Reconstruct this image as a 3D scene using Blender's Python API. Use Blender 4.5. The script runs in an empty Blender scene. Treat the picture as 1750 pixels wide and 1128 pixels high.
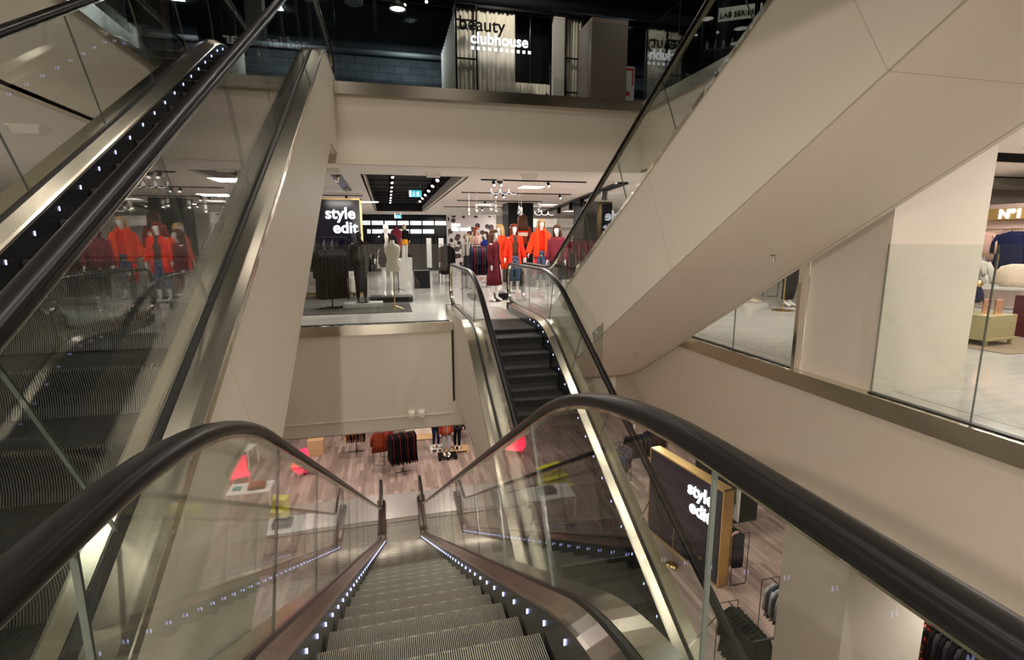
import bpy, bmesh, math, random
from mathutils import Vector, Matrix
random.seed(7)
PI = math.pi
sc = bpy.context.scene
C = sc.collection

# ------------------------------------------------------------------ camera
EYE = (0.0, 0.0, 1.45)
YAW, PITCH, ROLL, FPX = 13.677, 10.017, -0.189, 862.5
cam_d = bpy.data.cameras.new('camera')
cam = bpy.data.objects.new('camera', cam_d)
C.objects.link(cam)
_y, _p, _r = (math.radians(a) for a in (YAW, PITCH, ROLL))
F = Vector((math.sin(_y)*math.cos(_p), math.cos(_y)*math.cos(_p), -math.sin(_p)))
R0 = Vector((math.cos(_y), -math.sin(_y), 0))
U0 = R0.cross(F)
Rv = R0*math.cos(_r) + U0*math.sin(_r)
Uv = -R0*math.sin(_r) + U0*math.cos(_r)
m = Matrix((Rv, Uv, -F)).transposed().to_4x4()
m.translation = Vector(EYE)
cam.matrix_world = m
cam_d.sensor_width = 36.0
cam_d.lens = FPX/1750*36.0
cam_d.clip_start = 0.02
sc.camera = cam

# ------------------------------------------------------------------ world, exposure, large lights
w = bpy.data.worlds.new('world'); sc.world = w; w.use_nodes = True
w.node_tree.nodes['Background'].inputs[0].default_value = (1.0, 0.86, 0.70, 1)
w.node_tree.nodes['Background'].inputs[1].default_value = 0.02
sc.view_settings.view_transform = 'Standard'
sc.view_settings.look = 'None'
sc.view_settings.gamma = 1
sc.view_settings.exposure = 0.94

WARM = (1.0, 0.90, 0.78)
NEUT = (1.0, 0.93, 0.86)
def area(name, loc, size, power, col=WARM, rot=(0, 0, 0), sizey=None):
    d = bpy.data.lights.new(name, 'AREA'); d.energy = power; d.color = col
    d.shape = 'RECTANGLE'; d.size = size; d.size_y = sizey or size
    o = bpy.data.objects.new(name, d); o.location = loc; o.rotation_euler = rot
    C.objects.link(o); return o
def spot(name, loc, target, power, col=WARM, ang=70, r=0.04):
    d = bpy.data.lights.new(name, 'SPOT'); d.energy = power; d.color = col
    d.spot_size = math.radians(ang); d.spot_blend = 1.0; d.shadow_soft_size = r
    o = bpy.data.objects.new(name, d); o.location = loc
    o.rotation_euler = (Vector(target)-Vector(loc)).to_track_quat('-Z', 'Y').to_euler()
    C.objects.link(o); return o
# mid-level shop ceiling lamps
for x, y, p in ((1.2, 11.5, 38), (3.6, 11.4, 42), (2.6, 15.2, 45), (5.6, 12.6, 40), (-1.4, 12.0, 38), (-2.6, 16.0, 40), (.6, 20.0, 40), (4.6, 18.6, 38), (2.6, 24.0, 45), (8.6, 16.0, 50)):
    area('shop_ceiling_lamp', (x, y, 2.66), 0.7, p*.92, NEUT)
for x, y, p in ((6.6, 2.2, 55), (8.6, 4.2, 60), (10.8, 6.4, 60), (7.2, 7.4, 60), (6.6, -2.5, 45), (-4.6, 3.0, 45), (-5.4, 8.5, 45)):
    area('shop_ceiling_lamp', (x, y, 2.66), 0.7, p*.52, NEUT)
# lamps over the landing where the camera stands
for x, y, p in ((3.2, -0.9, 56), (4.0, -1.2, 56), (-2.0, -1.6, 60), (-0.4, -2.8, 36)):
    area('landing_lamp', (x, y, 2.66), 0.25, p, WARM)
# lower-level ceiling lamps
for x, y, p in ((-0.9, 12.6, 150), (0.8, 17.0, 110), (-4.5, 18.0, 130), (4.6, 18.5, 150), (8.6, 13.6, 140), (9.2, 7.0, 150), (9.8, 17.5, 130), (6.4, 10.6, 110), (6.4, 3.5, 120), (-4.6, 8.5, 120), (-1.0, 21.5, 100)):
    area('lower_ceiling_lamp', (x, y, -1.86), 0.5, p*.60, (1.0, 0.88, 0.80))
# lamps high over the void
for x, y in ((-2.2, 1.2), (-1.9, 3.0), (-1.5, 4.8), (-1.1, 6.6), (-0.8, 8.2), (0.9, 1.8), (1.3, 3.8), (1.8, 5.8), (2.2, 7.9)):
    spot('void_spotlight', (x, y, 8.6), (x+.2, y+.9, 0), 120, WARM, 105, 0.03)
spot('fascia_fill_spot', (-2.2, -1.2, 2.6), (4.4, 4.4, -1.9), 260, WARM, 62, 0.05)  # added unseen fill spot, brightens the right fascia and column from the left
spot('fascia_fill_spot', (-0.5, -2.4, 2.6), (0.4, 9.1, 1.6), 420, WARM, 85, 0.05)  # added unseen fill spot behind the camera, brightens the far fascias
for x, y, p in ((3.0, 12.0, 24), (7.0, 8.6, 22), (-2.0, 12.5, 14)):
    area('upper_ceiling_lamp', (x, y, 7.9), 0.3, p, (1.0, 0.90, 0.78))
for x, y, p in ((-3.5, 16.4, 22), (1.0, 16.6, 26), (7.5, 15.5, 30)):
    area('upper_wall_fill', (x, y, 7.9), 0.3, p, (0.82, 0.92, 1.0))  # unseen cool fill lights, added to lift the dark upper back wall

# ------------------------------------------------------------------ materials
MATS = {}
def nt(name):
    mt = bpy.data.materials.new(name); mt.use_nodes = True
    return mt, mt.node_tree.nodes, mt.node_tree.links, mt.node_tree.nodes['Principled BSDF']
def mat(name, col, rough=0.6, metal=0.0, noise=0.06, nscale=8.0, bump=0.0, stretch=None, spec=0.5, emit=None, estr=0.0, coat=0.0):
    if name in MATS: return MATS[name]
    mt, N, L, b = nt(name)
    b.inputs['Roughness'].default_value = rough
    b.inputs['Metallic'].default_value = metal
    b.inputs['Specular IOR Level'].default_value = spec
    b.inputs['Coat Weight'].default_value = coat
    b.inputs['Coat Roughness'].default_value = 0.08
    tc = N.new('ShaderNodeTexCoord'); mp = N.new('ShaderNodeMapping'); nz = N.new('ShaderNodeTexNoise')
    mp.inputs['Scale'].default_value = stretch or (1, 1, 1)
    nz.inputs['Scale'].default_value = nscale; nz.inputs['Detail'].default_value = 3
    L.new(tc.outputs['Object'], mp.inputs[0]); L.new(mp.outputs[0], nz.inputs[0])
    mr = N.new('ShaderNodeMapRange'); mr.inputs[3].default_value = 1-noise; mr.inputs[4].default_value = 1+noise
    L.new(nz.outputs[0], mr.inputs[0])
    mx = N.new('ShaderNodeVectorMath'); mx.operation = 'SCALE'; mx.inputs[0].default_value = col
    L.new(mr.outputs[0], mx.inputs['Scale']); L.new(mx.outputs[0], b.inputs['Base Color'])
    if bump:
        bp = N.new('ShaderNodeBump'); bp.inputs['Strength'].default_value = bump; bp.inputs['Distance'].default_value = 0.01
        L.new(nz.outputs[0], bp.inputs['Height']); L.new(bp.outputs[0], b.inputs['Normal'])
    if emit:
        b.inputs['Emission Color'].default_value = (*emit, 1); b.inputs['Emission Strength'].default_value = estr
    MATS[name] = mt
    return mt
def lines_mat(name, col, dark, rough, fn, noise=0.03, nscale=2.0):
    """plaster or panel with thin joint lines; fn(N, L, sep) -> socket that is 1 on a line"""
    mt, N, L, b = nt(name)
    b.inputs['Roughness'].default_value = rough
    tc = N.new('ShaderNodeTexCoord'); sp = N.new('ShaderNodeSeparateXYZ'); L.new(tc.outputs['Object'], sp.inputs[0])
    s = fn(N, L, sp)
    nz = N.new('ShaderNodeTexNoise'); nz.inputs['Scale'].default_value = nscale; L.new(tc.outputs['Object'], nz.inputs[0])
    mr = N.new('ShaderNodeMapRange'); mr.inputs[3].default_value = 1-noise; mr.inputs[4].default_value = 1+noise; L.new(nz.outputs[0], mr.inputs[0])
    mx = N.new('ShaderNodeMix'); mx.data_type = 'RGBA'; L.new(s, mx.inputs[0])
    mx.inputs[6].default_value = (*col, 1); mx.inputs[7].default_value = (*dark, 1)
    sc2 = N.new('ShaderNodeVectorMath'); sc2.operation = 'SCALE'; L.new(mx.outputs[2], sc2.inputs[0]); L.new(mr.outputs[0], sc2.inputs['Scale'])
    L.new(sc2.outputs[0], b.inputs['Base Color'])
    MATS[name] = mt
    return mt
def mnode(N, L, op, a, b_=None):
    n = N.new('ShaderNodeMath'); n.operation = op
    for i, v in enumerate((a, b_)):
        if v is None: continue
        if isinstance(v, (int, float)): n.inputs[i].default_value = v
        else: L.new(v, n.inputs[i])
    return n.outputs[0]
def slope_lines(N, L, sp):
    t = mnode(N, L, 'ADD', mnode(N, L, 'MULTIPLY', sp.outputs[1], 0.8660254), mnode(N, L, 'MULTIPLY', sp.outputs[2], 0.5))
    return mnode(N, L, 'LESS_THAN', mnode(N, L, 'MODULO', mnode(N, L, 'ADD', t, 60.7), 2.4), 0.006)
def wall_lines(N, L, sp):
    h = mnode(N, L, 'ADD', sp.outputs[0], sp.outputs[1])
    return mnode(N, L, 'LESS_THAN', mnode(N, L, 'MODULO', mnode(N, L, 'ADD', h, 60.2), 3.0), 0.004)
BEIGE = (0.66, 0.595, 0.50)
lines_mat('cladding_panel', BEIGE, (0.46, 0.41, 0.34), 0.55, slope_lines)
mat('beige_plaster', BEIGE, 0.65, noise=0.02, nscale=1.5)
mat('white_plaster', (0.88, 0.82, 0.76), 0.7, noise=0.02)
mat('column_plaster', (0.70, 0.64, 0.56), 0.6, noise=0.02)
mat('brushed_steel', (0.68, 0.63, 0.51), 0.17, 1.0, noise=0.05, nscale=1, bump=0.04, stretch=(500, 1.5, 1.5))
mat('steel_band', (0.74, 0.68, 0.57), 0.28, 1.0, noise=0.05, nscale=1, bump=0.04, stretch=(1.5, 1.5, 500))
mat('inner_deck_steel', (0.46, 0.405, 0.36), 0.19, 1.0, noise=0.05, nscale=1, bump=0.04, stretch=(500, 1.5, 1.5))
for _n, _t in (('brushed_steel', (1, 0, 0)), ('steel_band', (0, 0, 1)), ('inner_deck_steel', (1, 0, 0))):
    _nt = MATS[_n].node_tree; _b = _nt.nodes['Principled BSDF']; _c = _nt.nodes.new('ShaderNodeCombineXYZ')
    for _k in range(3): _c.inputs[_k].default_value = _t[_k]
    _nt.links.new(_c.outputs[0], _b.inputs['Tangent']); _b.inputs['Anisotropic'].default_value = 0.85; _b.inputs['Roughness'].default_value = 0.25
mat('chrome', (0.75, 0.72, 0.66), 0.12, 1.0)
mat('black_rubber', (0.008, 0.007, 0.007), 0.30, 0.0, noise=0.02, spec=0.16)
mat('black_gap', (0.012, 0.012, 0.012), 0.35)
mat('skirt_black', (0.02, 0.02, 0.022), 0.22)
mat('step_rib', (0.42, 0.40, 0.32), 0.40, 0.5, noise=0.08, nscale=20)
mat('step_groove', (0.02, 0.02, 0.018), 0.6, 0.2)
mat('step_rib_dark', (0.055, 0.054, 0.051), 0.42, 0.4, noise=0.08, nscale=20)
mat('landing_steel', (0.56, 0.53, 0.49), 0.28, 0.6, noise=0.06, nscale=30, bump=0.04)
mat('black_paint', (0.006, 0.006, 0.007), 0.4, spec=0.2)
mat('black_ceiling', (0.012, 0.012, 0.013), 0.8)
mat('dark_grey_paint', (0.06, 0.06, 0.065), 0.5)
mat('gold_metal', (0.72, 0.52, 0.22), 0.28, 1.0)
mat('gold_paint', (0.42, 0.27, 0.08), 0.4, 0.3)
mat('gold_green', (0.47, 0.41, 0.22), 0.4, 0.35)
mat('navy_gloss', (0.006, 0.006, 0.022), 0.15)
mat('letter_glow', (1, 1, 1), 0.5, emit=(0.90, 0.92, 1.0), estr=1.0)
mat('letter_glow_soft', (1, 1, 1), 0.5, emit=(0.90, 0.93, 1.0), estr=.9)
mat('letter_grey', (0.35, 0.35, 0.34), 0.5, emit=(0.8, 0.78, 0.72), estr=0.10)
mat('led_glow', (1, 1, 1), 0.4, emit=(0.40, 0.47, 1.0), estr=2.2)
mat('panel_glow', (1, 1, 1), 0.5, emit=(1.0, 0.95, 0.88), estr=1.6)
mat('bulb_glow', (1, 1, 1), 0.3, emit=(1.0, 0.88, 0.72), estr=5.0)
mat('spot_glow', (1, 1, 1), 0.3, emit=(1.0, 0.95, 0.9), estr=1.6)
mat('exit_teal', (0.03, 0.25, 0.30), 0.4, emit=(0.03, 0.30, 0.36), estr=0.8)
mat('exit_white', (0.9, 0.9, 0.9), 0.4, emit=(0.8, 0.95, 1.0), estr=1.2)
mat('mannequin_white', (0.80, 0.77, 0.74), 0.25, spec=0.5)
mat('mannequin_black', (0.012, 0.012, 0.013), 0.18)
mat('mannequin_pink', (0.62, 0.42, 0.38), 0.3)
mat('pale_plinth', (0.62, 0.60, 0.58), 0.4)
mat('pink_plinth', (0.70, 0.48, 0.50), 0.4)
mat('marble_plinth', (0.62, 0.62, 0.58), 0.25, noise=0.25, nscale=6)
mat('rug_grey', (0.07, 0.066, 0.058), 0.95, noise=0.35, nscale=120, bump=0.3)
mat('rug_tan', (0.30, 0.22, 0.15), 0.95, noise=0.25, nscale=120, bump=0.3)
mat('cream_fabric', (0.70, 0.66, 0.60), 0.85)
mat('pine', (0.55, 0.36, 0.18), 0.6, noise=0.2, nscale=4, stretch=(1, 12, 12))
mat('brown_wood', (0.30, 0.11, 0.05), 0.5, noise=0.25, nscale=4, stretch=(1, 12, 12))
mat('brown_column_paint', (0.22, 0.17, 0.14), 0.45)
mat('acid_yellow', (0.62, 0.60, 0.02), 0.35)
mat('neon_pink', (0.95, 0.05, 0.12), 0.4, emit=(1.0, 0.03, 0.10), estr=0.5)
mat('copper', (0.75, 0.38, 0.24), 0.22, 0.9)
mat('poster_paper', (0.72, 0.70, 0.68), 0.5)
mat('poster_red', (0.60, 0.04, 0.02), 0.5)
mat('clear_plastic', (0.75, 0.78, 0.75), 0.08, spec=0.9)
mat('duct_grey', (0.09, 0.10, 0.105), 0.6)
def cloth(name, col, rough=0.85, noise=0.18, ns=30, bump=0.25): return mat(name, col, rough, noise=noise, nscale=ns, bump=bump, spec=0.15)
cloth('cloth_red', (0.83, 0.035, 0.012)); cloth('cloth_orange', (0.90, 0.075, 0.018)); cloth('cloth_burgundy', (0.10, 0.010, 0.016), noise=0.6, ns=60)
cloth('cloth_rose', (0.17, 0.022, 0.035), noise=0.5, ns=60); cloth('cloth_denim', (0.07, 0.11, 0.20)); cloth('cloth_black', (0.005, 0.005, 0.0055))
cloth('cloth_charcoal', (0.03, 0.03, 0.034)); cloth('cloth_navy', (0.012, 0.016, 0.05)); cloth('cloth_white', (0.72, 0.68, 0.62))
cloth('cloth_cream', (0.80, 0.66, 0.52)); cloth('cloth_blush', (0.66, 0.42, 0.34)); cloth('cloth_brown', (0.07, 0.04, 0.025))
cloth('cloth_rust', (0.22, 0.035, 0.014)); cloth('cloth_mustard', (0.26, 0.10, 0.02)); cloth('cloth_blue', (0.02, 0.035, 0.30))
cloth('cloth_beaded', (0.50, 0.47, 0.38), 0.4, noise=0.5, ns=90, bump=0.6); cloth('cloth_grey', (0.30, 0.31, 0.33)); cloth('cloth_teal', (0.02, 0.22, 0.20))
cloth('cloth_green', (0.015, 0.09, 0.04)); cloth('cloth_amber', (0.75, 0.33, 0.02)); cloth('cloth_darkred', (0.075, 0.005, 0.009))
cloth('hair_blonde', (0.62, 0.40, 0.17), 0.45, ns=20); cloth('hair_auburn', (0.20, 0.035, 0.012), 0.4, ns=20)
cloth('hair_brown', (0.075, 0.028, 0.014), 0.4, ns=20); cloth('hair_ginger', (0.45, 0.09, 0.02), 0.4, ns=20); cloth('curtain_white', (0.74, 0.68, 0.58), 0.8, noise=0.03)

def stripes_mat(name, a, b2, scale, axis=2):
    mt, N, L, b = nt(name); b.inputs['Roughness'].default_value = 0.85
    tc = N.new('ShaderNodeTexCoord'); sp = N.new('ShaderNodeSeparateXYZ'); L.new(tc.outputs['Object'], sp.inputs[0])
    s = mnode(N, L, 'GREATER_THAN', mnode(N, L, 'FRACT', mnode(N, L, 'MULTIPLY', sp.outputs[axis], scale)), 0.55)
    mx = N.new('ShaderNodeMix'); mx.data_type = 'RGBA'; L.new(s, mx.inputs[0]); mx.inputs[6].default_value = (*a, 1); mx.inputs[7].default_value = (*b2, 1)
    L.new(mx.outputs[2], b.inputs['Base Color']); MATS[name] = mt
stripes_mat('cloth_stripe', (0.7, 0.68, 0.62), (0.18, 0.16, 0.13), 16, 0)
stripes_mat('cloth_check_red', (0.30, 0.02, 0.02), (0.02, 0.015, 0.02), 9)
def blob_mat(name, base, spots, scale, thr, rough=0.6):
    mt, N, L, b = nt(name); b.inputs['Roughness'].default_value = rough
    tc = N.new('ShaderNodeTexCoord'); v = N.new('ShaderNodeTexVoronoi'); v.inputs['Scale'].default_value = scale; L.new(tc.outputs['Object'], v.inputs[0])
    s = mnode(N, L, 'LESS_THAN', v.outputs['Distance'], thr)
    k = mnode(N, L, 'GREATER_THAN', v.outputs['Distance'], thr*0.45)
    s2 = mnode(N, L, 'MULTIPLY', s, k)
    m1 = N.new('ShaderNodeMix'); m1.data_type = 'RGBA'; L.new(s, m1.inputs[0]); m1.inputs[6].default_value = (*base, 1); m1.inputs[7].default_value = (*spots[0], 1)
    m2 = N.new('ShaderNodeMix'); m2.data_type = 'RGBA'; L.new(s2, m2.inputs[0]); L.new(m1.outputs[2], m2.inputs[6]); m2.inputs[7].default_value = (*spots[1], 1)
    L.new(m2.outputs[2], b.inputs['Base Color']); MATS[name] = mt
blob_mat('floral_wall', (0.62, 0.58, 0.55), ((0.16, 0.04, 0.05), (0.03, 0.02, 0.025)), 4.2, 0.42)
blob_mat('red_leaf_print', (0.02, 0.015, 0.015), ((0.65, 0.05, 0.02), (0.75, 0.08, 0.02)), 11, 0.42)

def glass_mat():
    mt = bpy.data.materials.new('balustrade_glass'); mt.use_nodes = True; N, L = mt.node_tree.nodes, mt.node_tree.links
    N.clear(); out = N.new('ShaderNodeOutputMaterial'); mix = N.new('ShaderNodeMixShader')
    tr = N.new('ShaderNodeBsdfTransparent'); tr.inputs[0].default_value = (0.93, 0.955, 0.94, 1)
    gl = N.new('ShaderNodeBsdfGlossy'); gl.inputs['Roughness'].default_value = 0.015; gl.inputs[0].default_value = (1, 1, 1, 1)
    lw = N.new('ShaderNodeLayerWeight'); lw.inputs[0].default_value = 0.5   # facing = 1 - cos
    f = mnode(N, L, 'ADD', mnode(N, L, 'MULTIPLY', mnode(N, L, 'POWER', lw.outputs['Facing'], 5.0), 0.95), 0.045)
    L.new(f, mix.inputs[0]); L.new(tr.outputs[0], mix.inputs[1]); L.new(gl.outputs[0], mix.inputs[2]); L.new(mix.outputs[0], out.inputs[0])
    MATS['glass'] = mt
glass_mat()
mat('glass_edge', (0.10, 0.11, 0.10), 0.15, spec=0.6)
mat('window_glow', (1, 1, 1), 0.5, emit=(0.85, 0.95, 1.0), estr=0.35)
mat('cloth_blush_wall', (0.66, 0.50, 0.44), 0.7)

def wood_floor():
    mt, N, L, b = nt('lower_floor_wood'); b.inputs['Roughness'].default_value = 0.38
    tc = N.new('ShaderNodeTexCoord'); mp = N.new('ShaderNodeMapping'); mp.inputs['Rotation'].default_value = (0, 0, PI/2)
    L.new(tc.outputs['Object'], mp.inputs[0])
    br = N.new('ShaderNodeTexBrick'); L.new(mp.outputs[0], br.inputs[0])
    br.inputs['Color1'].default_value = (0.38, 0.29, 0.25, 1); br.inputs['Color2'].default_value = (0.20, 0.145, 0.12, 1)
    br.inputs['Mortar'].default_value = (0.16, 0.12, 0.10, 1); br.inputs['Scale'].default_value = 1.0
    br.inputs['Brick Width'].default_value = 1.3; br.inputs['Row Height'].default_value = 0.14; br.inputs['Mortar Size'].default_value = 0.003
    nz = N.new('ShaderNodeTexNoise'); mp2 = N.new('ShaderNodeMapping'); mp2.inputs['Scale'].default_value = (14, 1.2, 1); L.new(tc.outputs['Object'], mp2.inputs[0])
    L.new(mp2.outputs[0], nz.inputs[0]); nz.inputs['Scale'].default_value = 1.6; nz.inputs['Detail'].default_value = 5
    mr = N.new('ShaderNodeMapRange'); mr.inputs[3].default_value = 0.55; mr.inputs[4].default_value = 1.5; L.new(nz.outputs[0], mr.inputs[0])
    s = N.new('ShaderNodeVectorMath'); s.operation = 'SCALE'; L.new(br.outputs[0], s.inputs[0]); L.new(mr.outputs[0], s.inputs['Scale'])
    L.new(s.outputs[0], b.inputs['Base Color']); MATS['wood_floor'] = mt
wood_floor()
def tile_floor():
    mt, N, L, b = nt('mid_floor_tile'); b.inputs['Roughness'].default_value = 0.16
    tc = N.new('ShaderNodeTexCoord')
    br = N.new('ShaderNodeTexBrick'); L.new(tc.outputs['Object'], br.inputs[0])
    br.inputs['Color1'].default_value = (0.64, 0.61, 0.57, 1); br.inputs['Color2'].default_value = (0.57, 0.545, 0.51, 1)
    br.inputs['Mortar'].default_value = (0.36, 0.34, 0.32, 1); br.inputs['Scale'].default_value = 1.0
    br.inputs['Brick Width'].default_value = 1.2; br.inputs['Row Height'].default_value = 0.3; br.inputs['Mortar Size'].default_value = 0.002
    nz = N.new('ShaderNodeTexNoise'); mp2 = N.new('ShaderNodeMapping'); mp2.inputs['Scale'].default_value = (0.8, 7, 1); L.new(tc.outputs['Object'], mp2.inputs[0])
    L.new(mp2.outputs[0], nz.inputs[0]); nz.inputs['Scale'].default_value = 2; nz.inputs['Detail'].default_value = 5
    mr = N.new('ShaderNodeMapRange'); mr.inputs[3].default_value = 0.82; mr.inputs[4].default_value = 1.15; L.new(nz.outputs[0], mr.inputs[0])
    s = N.new('ShaderNodeVectorMath'); s.operation = 'SCALE'; L.new(br.outputs[0], s.inputs[0]); L.new(mr.outputs[0], s.inputs['Scale'])
    L.new(s.outputs[0], b.inputs['Base Color']); MATS['tile_floor'] = mt
tile_floor()
def brick_wall():
    mt, N, L, b = nt('upper_brick'); b.inputs['Roughness'].default_value = 0.8
    tc = N.new('ShaderNodeTexCoord'); sp = N.new('ShaderNodeSeparateXYZ'); cb = N.new('ShaderNodeCombineXYZ'); L.new(tc.outputs['Object'], sp.inputs[0])
    L.new(mnode(N, L, 'ADD', sp.outputs[0], sp.outputs[1]), cb.inputs[0]); L.new(sp.outputs[2], cb.inputs[1])
    br = N.new('ShaderNodeTexBrick'); L.new(cb.outputs[0], br.inputs[0])
    br.inputs['Color1'].default_value = (0.14, 0.165, 0.18, 1); br.inputs['Color2'].default_value = (0.10, 0.12, 0.135, 1); br.inputs['Mortar'].default_value = (0.04, 0.045, 0.05, 1)
    br.inputs['Scale'].default_value = 1.0; br.inputs['Brick Width'].default_value = 0.5; br.inputs['Row Height'].default_value = 0.24; br.inputs['Mortar Size'].default_value = 0.008
    L.new(br.outputs[0], b.inputs['Base Color']); MATS['brick'] = mt
brick_wall()

# ------------------------------------------------------------------ mesh helpers
class MB:
    def __init__(s): s.v = []; s.f = []; s.mi = []
    def add(s, vs, fs, mi=0):
        o = len(s.v); s.v += [tuple(p) for p in vs]; s.f += [tuple(i+o for i in f) for f in fs]; s.mi += [mi]*len(fs); return s
    def box(s, x0, x1, y0, y1, z0, z1, mi=0):
        return s.add([(x0, y0, z0), (x1, y0, z0), (x1, y1, z0), (x0, y1, z0), (x0, y0, z1), (x1, y0, z1), (x1, y1, z1), (x0, y1, z1)],
                     [(0, 3, 2, 1), (4, 5, 6, 7), (0, 1, 5, 4), (1, 2, 6, 5), (2, 3, 7, 6), (3, 0, 4, 7)], mi)
    def tube(s, path, r, n=8, mi=0, closed=False):
        P = [Vector(p) for p in path]; k = len(P); rings = []
        for i, p in enumerate(P):
            a = P[i-1] if (i > 0 or closed) else P[0]; b = P[(i+1) % k] if (i < k-1 or closed) else P[-1]
            t = (b-a).normalized(); ref = Vector((0, 0, 1)) if abs(t.z) < 0.9 else Vector((1, 0, 0))
            u = t.cross(ref).normalized(); w2 = t.cross(u).normalized()
            rr = r[i] if isinstance(r, (list, tuple)) else r
            rings.append([p+u*math.cos(2*PI*j/n)*rr+w2*math.sin(2*PI*j/n)*rr for j in range(n)])
        o = len(s.v)
        for q in rings: s.v += [tuple(x) for x in q]
        m_ = k if closed else k-1
        for i in range(m_):
            i2 = (i+1) % k
            for j in range(n):
                s.f.append((o+i*n+j, o+i*n+(j+1) % n, o+i2*n+(j+1) % n, o+i2*n+j)); s.mi.append(mi)
        if not closed:
            s.f.append(tuple(o+j for j in range(n))[::-1]); s.mi.append(mi)
            s.f.append(tuple(o+(k-1)*n+j for j in range(n))); s.mi.append(mi)
        return s
    def lathe(s, prof, n=16, c=(0, 0, 0), mi=0, cap=True):
        o = len(s.v)
        for r, z in prof:
            for j in range(n): s.v.append((c[0]+r*math.cos(2*PI*j/n), c[1]+r*math.sin(2*PI*j/n), c[2]+z))
        for i in range(len(prof)-1):
            for j in range(n): s.f.append((o+i*n+j, o+i*n+(j+1) % n, o+(i+1)*n+(j+1) % n, o+(i+1)*n+j)); s.mi.append(mi)
        if cap:
            s.f.append(tuple(o+j for j in range(n))[::-1]); s.mi.append(mi)
            s.f.append(tuple(o+(len(prof)-1)*n+j for j in range(n))); s.mi.append(mi)
        return s
    def loft(s, rings, closed=True, cap=True, mi=0):
        n = len(rings[0]); o = len(s.v)
        for q in rings: s.v += [tuple(x) for x in q]
        for i in range(len(rings)-1):
            for j in range(n if closed else n-1):
                s.f.append((o+i*n+j, o+i*n+(j+1) % n, o+(i+1)*n+(j+1) % n, o+(i+1)*n+j)); s.mi.append(mi)
        if cap and closed:
            s.f.append(tuple(o+j for j in range(n))[::-1]); s.mi.append(mi)
            s.f.append(tuple(o+(len(rings)-1)*n+j for j in range(n))); s.mi.append(mi)
        return s
    def mesh(s, name, mats, smooth=False):
        me = bpy.data.meshes.new(name); me.from_pydata(s.v, [], s.f)
        for q in (mats if isinstance(mats, (list, tuple)) else [mats]): me.materials.append(MATS[q])
        me.polygons.foreach_set('material_index', s.mi)
        if smooth: me.polygons.foreach_set('use_smooth', [True]*len(me.polygons))
        me.update(); return me
    def build(s, name, mats, parent=None, smooth=False):
        o = bpy.data.objects.new(name, s.mesh(name, mats, smooth)); C.objects.link(o)
        if parent: o.parent = parent
        return o
def tag(o, label, cat, group=None, kind=None):
    if label: o['label'] = label
    if cat: o['category'] = cat
    if group: o['group'] = group
    if kind: o['kind'] = kind
    return o
def thing(name, label, cat, loc=(0, 0, 0), rz=0, group=None):
    o = bpy.data.objects.new(name, None); C.objects.link(o); o.location = loc; o.rotation_euler = (0, 0, rz); o.empty_display_size = 0.1
    return tag(o, label, cat, group)
def struct(name, mb, m_):
    o = mb.build(name, m_); o['kind'] = 'structure'; return o
def bevel(o, w_=0.005, seg=2):
    md = o.modifiers.new('bevel', 'BEVEL'); md.width = w_; md.segments = seg; md.limit_method = 'ANGLE'; return o
def grid_slab(mb, x0, x1, y0, y1, z0, z1, holes, mi=0):
    xs = sorted({x0, x1, *[h[0] for h in holes if x0 < h[0] < x1], *[h[1] for h in holes if x0 < h[1] < x1]})
    ys = sorted({y0, y1, *[h[2] for h in holes if y0 < h[2] < y1], *[h[3] for h in holes if y0 < h[3] < y1]})
    for a, b in zip(xs, xs[1:]):
        for c, d in zip(ys, ys[1:]):
            mx, my = (a+b)/2, (c+d)/2
            if any(h[0] < mx < h[1] and h[2] < my < h[3] for h in holes): continue
            mb.box(a, b, c, d, z0, z1, mi)
    return mb
def text_mesh(name, body, size, material, parent=None, loc=(0, 0, 0), rot=(PI/2, 0, 0), extrude=0.01, weight=0.0, label=None, cat=None, shear=0, kind=None):
    cu = bpy.data.curves.new(name, 'FONT'); cu.body = body; cu.size = size; cu.extrude = extrude; cu.offset = weight; cu.shear = shear
    cu.space_line = 0.85
    t = bpy.data.objects.new(name, cu); C.objects.link(t)
    dg = bpy.context.evaluated_depsgraph_get()
    me = bpy.data.meshes.new_from_object(t.evaluated_get(dg)); bpy.data.objects.remove(t)
    me.materials.clear(); me.materials.append(MATS[material])
    o = bpy.data.objects.new(name, me); C.objects.link(o); o.location = loc; o.rotation_euler = rot
    if parent: o.parent = parent
    tag(o, label, cat, kind=kind); return o

# ------------------------------------------------------------------ setting
UF, LF = 3.95, -7.15          # upper and lower floor heights; mid floor is 0
MC, LC = 2.72, -1.80          # ceiling under the upper slab; ceiling under the mid slab
YE, XR, XRU, XL = 9.1, 4.37, 4.75, -3.0
# mid floor
mb = MB(); grid_slab(mb, -12, 18, -7, 26.5, -0.16, 0.0, [(XL-.06, XR+.06, 0.25, YE+.06), (1.0, XR+.06, -7, YE), (2.68, 4.26, YE, 10.0)])
struct('floor', mb, 'tile_floor')
# lower floor
mb = MB(); grid_slab(mb, -14, 20, -9, 30, LF-0.2, LF, [(-0.70, 0.86, 12.4, 15.2)])
struct('floor', mb, 'wood_floor')
# upper floor slab top
mb = MB(); grid_slab(mb, -12, 18, -7, 22, 3.82, UF, [(XL-.06, XRU+.06, 0.15, YE+.06), (-2.3, -0.68, YE, 9.5)])
struct('floor', mb, 'dark_grey_paint')
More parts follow.
